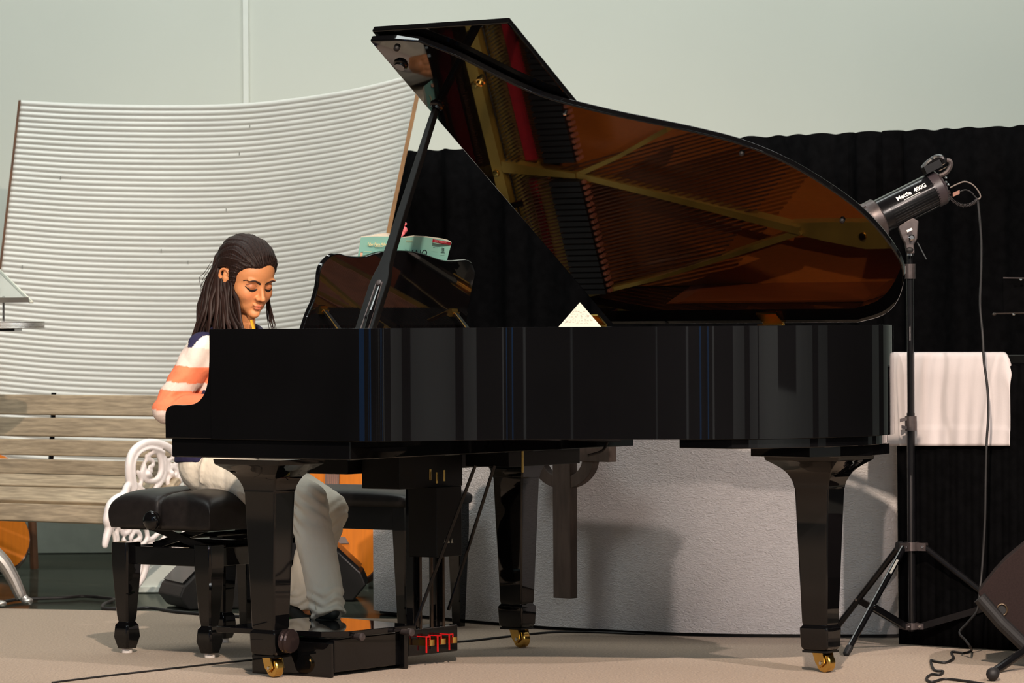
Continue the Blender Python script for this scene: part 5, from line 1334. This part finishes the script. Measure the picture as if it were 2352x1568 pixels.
for i in range(5):
    z_ = i * .004; P = [H(.060, .026, .02 - z_), H(.0655, .020, -.004 - z_), H(.0640, .016, -.026 - z_)]; lock(P, .0022, .4)
lo2 = lk.build('hair_locks', HAIRM, hc, smooth=None); lo2.data.shade_smooth()
me = lo2.data; at_ = me.color_attributes.new('Col', 'FLOAT_COLOR', 'POINT')
bc_ = np.array(srgb(44, 29, 25)[:3])
if len(me.vertices) == len(lcol): at_.data.foreach_set('color', np.concatenate([bc_[None] * np.array(lcol)[:, None], np.ones((len(lcol), 1))], 1).astype(np.float32).ravel())
else: at_.data.foreach_set('color', np.tile(np.append(bc_, 1), (len(me.vertices), 1)).astype(np.float32).ravel())
lo2['label'] = 'long loose dark brown hair falling behind the shoulder'
# ---- striped top
SHIRT = mat('knit_top', srgb(240, 232, 225), .85, attr='Col', noise_amt=.06, nscale=120, bump=.45, bscale=26, bdist=.006)
t_ = MB()
t_.cap(G(-.44, .77, .68), G(-.40, .77, .80), .115, .110); t_.cyl(G(-.435, .715, .70), G(-.435, .705, .572), .106, .110, 28); t_.cyl(G(-.435, .83, .70), G(-.435, .84, .572), .106, .110, 28); t_.cyl(G(-.435, .77, .70), G(-.435, .77, .572), .112, .116, 28); t_.cap(G(-.40, .72, .86), G(-.39, .82, .86), .088, .088); t_.cap(G(-.415, .70, .68), G(-.405, .72, .84), .098, .080); t_.cap(G(-.415, .84, .68), G(-.40, .82, .84), .098, .080)
t_.cap(SH[1] + Vector((0, 0, -.002)), SH[-1] + Vector((0, 0, -.002)), .053, .053); t_.cap(G(-.39, .70, .945), G(-.378, .84, .945), .052, .052)
for s in (1, -1):
    t_.cap(SH[s], EL[s], .052, .045); t_.cap(SH[s] + Vector((0, 0, -.03)), SH[s].lerp(EL[s], .6), .048, .046); t_.cap(EL[s], WR[s], .045, .027); t_.cap(EL[s], EL[s].lerp(WR[s], .3), .046, .042)
# sleeve folds at the elbow
for k in range(4):
    c = SH[1].lerp(EL[1], .66 + .09 * k); ax = Vector((.3, 0, 1 - .25 * k)).normalized(); e = ax.orthogonal().normalized(); g2 = ax.cross(e)
    t_.tube([c + (e * math.cos(a * .6283) + g2 * math.sin(a * .6283)) * .043 for a in range(11)], .0055, 8)
top_o = fuse('striped_top', t_, .0042, 3, SHIRT, girl)
def shirt_paint(co):
    wz = co[:, 2]; W_ = np.array(srgb(248, 240, 226)[:3]); PG = np.array(srgb(226, 208, 198)[:3]); OR = np.array(srgb(244, 132, 92)[:3]); NV = np.array(srgb(30, 26, 66)[:3])
    c = np.tile(NV, (len(co), 1)); y = co[:, 1]; x = co[:, 0]
    arm = np.zeros(len(co), bool)
    for s in (1, -1):
        for A, B_, r in ((SH[s], EL[s], .066), (EL[s], WR[s], .064)):
            A, B_ = np.array(A), np.array(B_); d = B_ - A; t = np.clip(((co - A) @ d) / (d @ d), 0, 1); dist = np.linalg.norm(co - A - t[:, None] * d, axis=1)
            arm |= (dist < r) & ((t > .05) | (s * (-(y - A[1])) > 0))
    # body stripes
    c[(wz > .70) & (wz <= .76)] = PG; c[(wz > .80) & (wz <= .868)] = PG; c[(wz > .868) & (wz <= .905)] = NV; c[wz > .905] = W_
    c[(wz > .76) & (wz <= .80)] = NV
    # sleeves
    zt = wz + .10 * (x - SH[1].x)
    bands = [(.930, 2, W_), (.872, .930, PG), (.822, .872, OR), (.797, .822, PG), (.735, .797, OR), (.0, .735, PG)]
    for a, b_, col in bands: c[arm & (zt > a) & (zt <= b_)] = col
    # cuffs lower down the forearm
    c[arm & (x > .10) & (x < .17)] = NV; c[arm & (x >= .17)] = PG
    # navy yoke wedge on the shoulder
    ax_ = x - SH[1].x
    wedge = (wz > .928) & (np.abs(ax_ + .004) < (wz - .928) * .55 + .008)
    c[wedge] = NV; c[(wz > .965)] = NV
    return c
paint(top_o, shirt_paint)
# collar: navy with white piping, yellow inner strap
mb = MB(); n = 40; pts = [neck_b + Vector((.062 * math.cos(k * 6.283 / n) + .012, .060 * math.sin(k * 6.283 / n), .030 - .022 * math.cos(k * 6.283 / n))) for k in range(n + 1)]
mb.tube(pts, .0075, 8); mb.build('collar', mat('navy_rib', srgb(26, 24, 56), .85, noise_amt=.1, nscale=200), top_o).data.shade_smooth()
mb = MB(); mb.tube([p + Vector((.008 * math.cos(k * 6.283 / n), .008 * math.sin(k * 6.283 / n), -.004)) for k, p in enumerate(pts)], .0022, 6); mb.build('piping', WHITE, top_o)
P = [lp(577, 735, .735), lp(580, 745, .735), lp(584, 760, .735)]; MB().tube(P, [.006, .007, .007], 8, flat=.5).build('strap', mat('yellow_strap', srgb(206, 160, 20), .7, noise_amt=.1), top_o)
# ---- trousers
TROU = mat('cream_twill', srgb(238, 230, 214), .85, noise_amt=.07, nscale=10, bump=.6, bscale=10, bdist=.025, stretch=(1, 1, .7))
p_ = MB(); p_.cap(HIP[1], HIP[-1], .092, .092); p_.cap(G(-.43, .74, .585), G(-.43, .81, .585), .092, .092)
for s in (1, -1):
    p_.cap(HIP[s], KN[s], .088, .062); p_.cap(KN[s], AN[s] + Vector((0, 0, .04)), .060, .050); p_.cap(KN[s], KN[s].lerp(AN[s], .5), .060, .056)
    ax = (AN[s] - KN[s]).normalized(); e = ax.orthogonal().normalized(); g2 = ax.cross(e)
    hemc = AN[s] + Vector((.006, 0, -.022))
    p_.cyl(KN[s].lerp(AN[s], .5), hemc, .054, .052, 24)
    for k in range(5):                                # knee and hem folds
        c = KN[s].lerp(AN[s], (.03, .12, .22, .84, .93)[k]); tl = Vector((math.sin(k * 2.1), math.cos(k * 1.7), 0)) * .35; axx = (ax + tl).normalized(); e = axx.orthogonal().normalized(); g2 = axx.cross(e); R_ = (.060, .058, .056, .0515, .0505)[k]
        p_.tube([c + (e * math.cos(a) + g2 * math.sin(a)) * R_ for a in np.linspace(-.4, 3.0, 12)], [.001, .004, .006, .007, .0075, .008, .008, .0075, .007, .005, .003, .001], 8)
    c = HIP[s].lerp(KN[s], .12)
    p_.tube([c + Vector((.01 * k, 0, 0)) + Vector((0, -s * .088 * math.cos(k * .5), .088 * math.sin(k * .5))) for k in range(-1, 5)], .005, 8)
tr_o = fuse('trousers', p_, .0048, 4, TROU, girl)
def displace(o, fn):
    me = o.data; n = len(me.vertices); co = np.empty(n * 3); me.vertices.foreach_get('co', co); co = co.reshape(-1, 3)
    no = np.empty(n * 3); me.vertices.foreach_get('normal', no); no = no.reshape(-1, 3)
    co += no * fn(co)[:, None]; me.vertices.foreach_set('co', co.ravel()); me.update()
def limb_t(co, A, B_):
    A, B_ = np.array(A), np.array(B_); d = B_ - A; return ((co - A) @ d) / (d @ d), np.linalg.norm(np.cross(co - A, d), axis=1) / np.linalg.norm(d)
def ridge(x): return 1 - 2 * np.abs(((x / 6.283) % 1) - .5) * 2
def folds(co):
    out = np.zeros(len(co))
    for s in (1, -1):
        t, r = limb_t(co, KN[s], AN[s]); near = r < .085
        kn = np.exp(-((t - .10) / .20) ** 2) * near; out += kn * .0040 * np.sin(co[:, 2] * 190 + (co[:, 0] - KN[s].x) * 130 * s + 2.0 * np.sin(co[:, 1] * 45))
        mid = np.exp(-((t - .55) / .30) ** 2) * near; out += mid * .0020 * np.sin(co[:, 2] * 34 + co[:, 0] * 75 + 1.5 * np.sin(co[:, 1] * 40))
        hm = np.exp(-((t - .98) / .10) ** 2) * near; out += hm * .0042 * np.sin(co[:, 2] * 210 + 2.2 * np.sin(co[:, 0] * 50 + co[:, 1] * 60))
        t, r = limb_t(co, HIP[s], KN[s]); near = r < .10
        hp_ = np.exp(-((t - .12) / .16) ** 2) * near; out += hp_ * .0014 * np.sin(co[:, 0] * 90 + co[:, 2] * 60 + 3.0 * np.sin(co[:, 1] * 30 + co[:, 2] * 25))
    return out
displace(tr_o, folds)
def sleeve_folds(co):
    out = np.zeros(len(co))
    for s in (1, -1):
        t, r = limb_t(co, SH[s], EL[s]); w1 = np.exp(-((t - .82) / .22) ** 2) * (r < .065); out += w1 * .0034 * np.sin(co[:, 2] * 170 - co[:, 0] * 90 + 2 * np.sin(co[:, 1] * 60))
        w2 = np.exp(-((t - .25) / .25) ** 2) * (r < .065); out += w2 * .0018 * np.sin(co[:, 0] * 110 + co[:, 2] * 60)
    return out
displace(top_o, sleeve_folds)
mb = MB()                                             # side seam of the near leg
sp_ = [KN[1].lerp(AN[1], t) + Vector((.0, -.0585 + .006 * t, 0)) for t in np.linspace(.05, 1, 12)]
mb.tube(sp_, .0011, 6); mb.build('side_seam', mat('seam_thread', srgb(190, 180, 162), .9, noise_amt=.1), tr_o)
# ---- shoes
SHOE = mat('dark_shoe', srgb(30, 34, 32), .6, noise_amt=.2, nscale=60); NEON = mat('neon_green', srgb(40, 130, 50), .5, noise_amt=.1)
for s, heel, toe in ((1, G(.095, .575, .155), G(.150, .572, .150)), (-1, G(-.245, .880, .118), G(-.125, .882, .034))):
    sm = MB(); sm.cap(heel, heel.lerp(toe, .45), .027, .028); sm.cap(heel.lerp(toe, .45), toe, .029, .022)
    so_ = fuse('shoe', sm, .004, 3, SHOE, girl)
    d = (toe - heel).normalized(); up = Vector((0, 1, 0)).cross(d); up = up if up.z > 0 else -up
    mb = MB(); mb.obox((heel + toe) / 2 - up * .025, d, (0, 1, 0), up, (toe - heel).length / 2 + .016, .026, .004); mb.build('sole', NEON if s < 0 else SHOE, so_, bevel=.004)
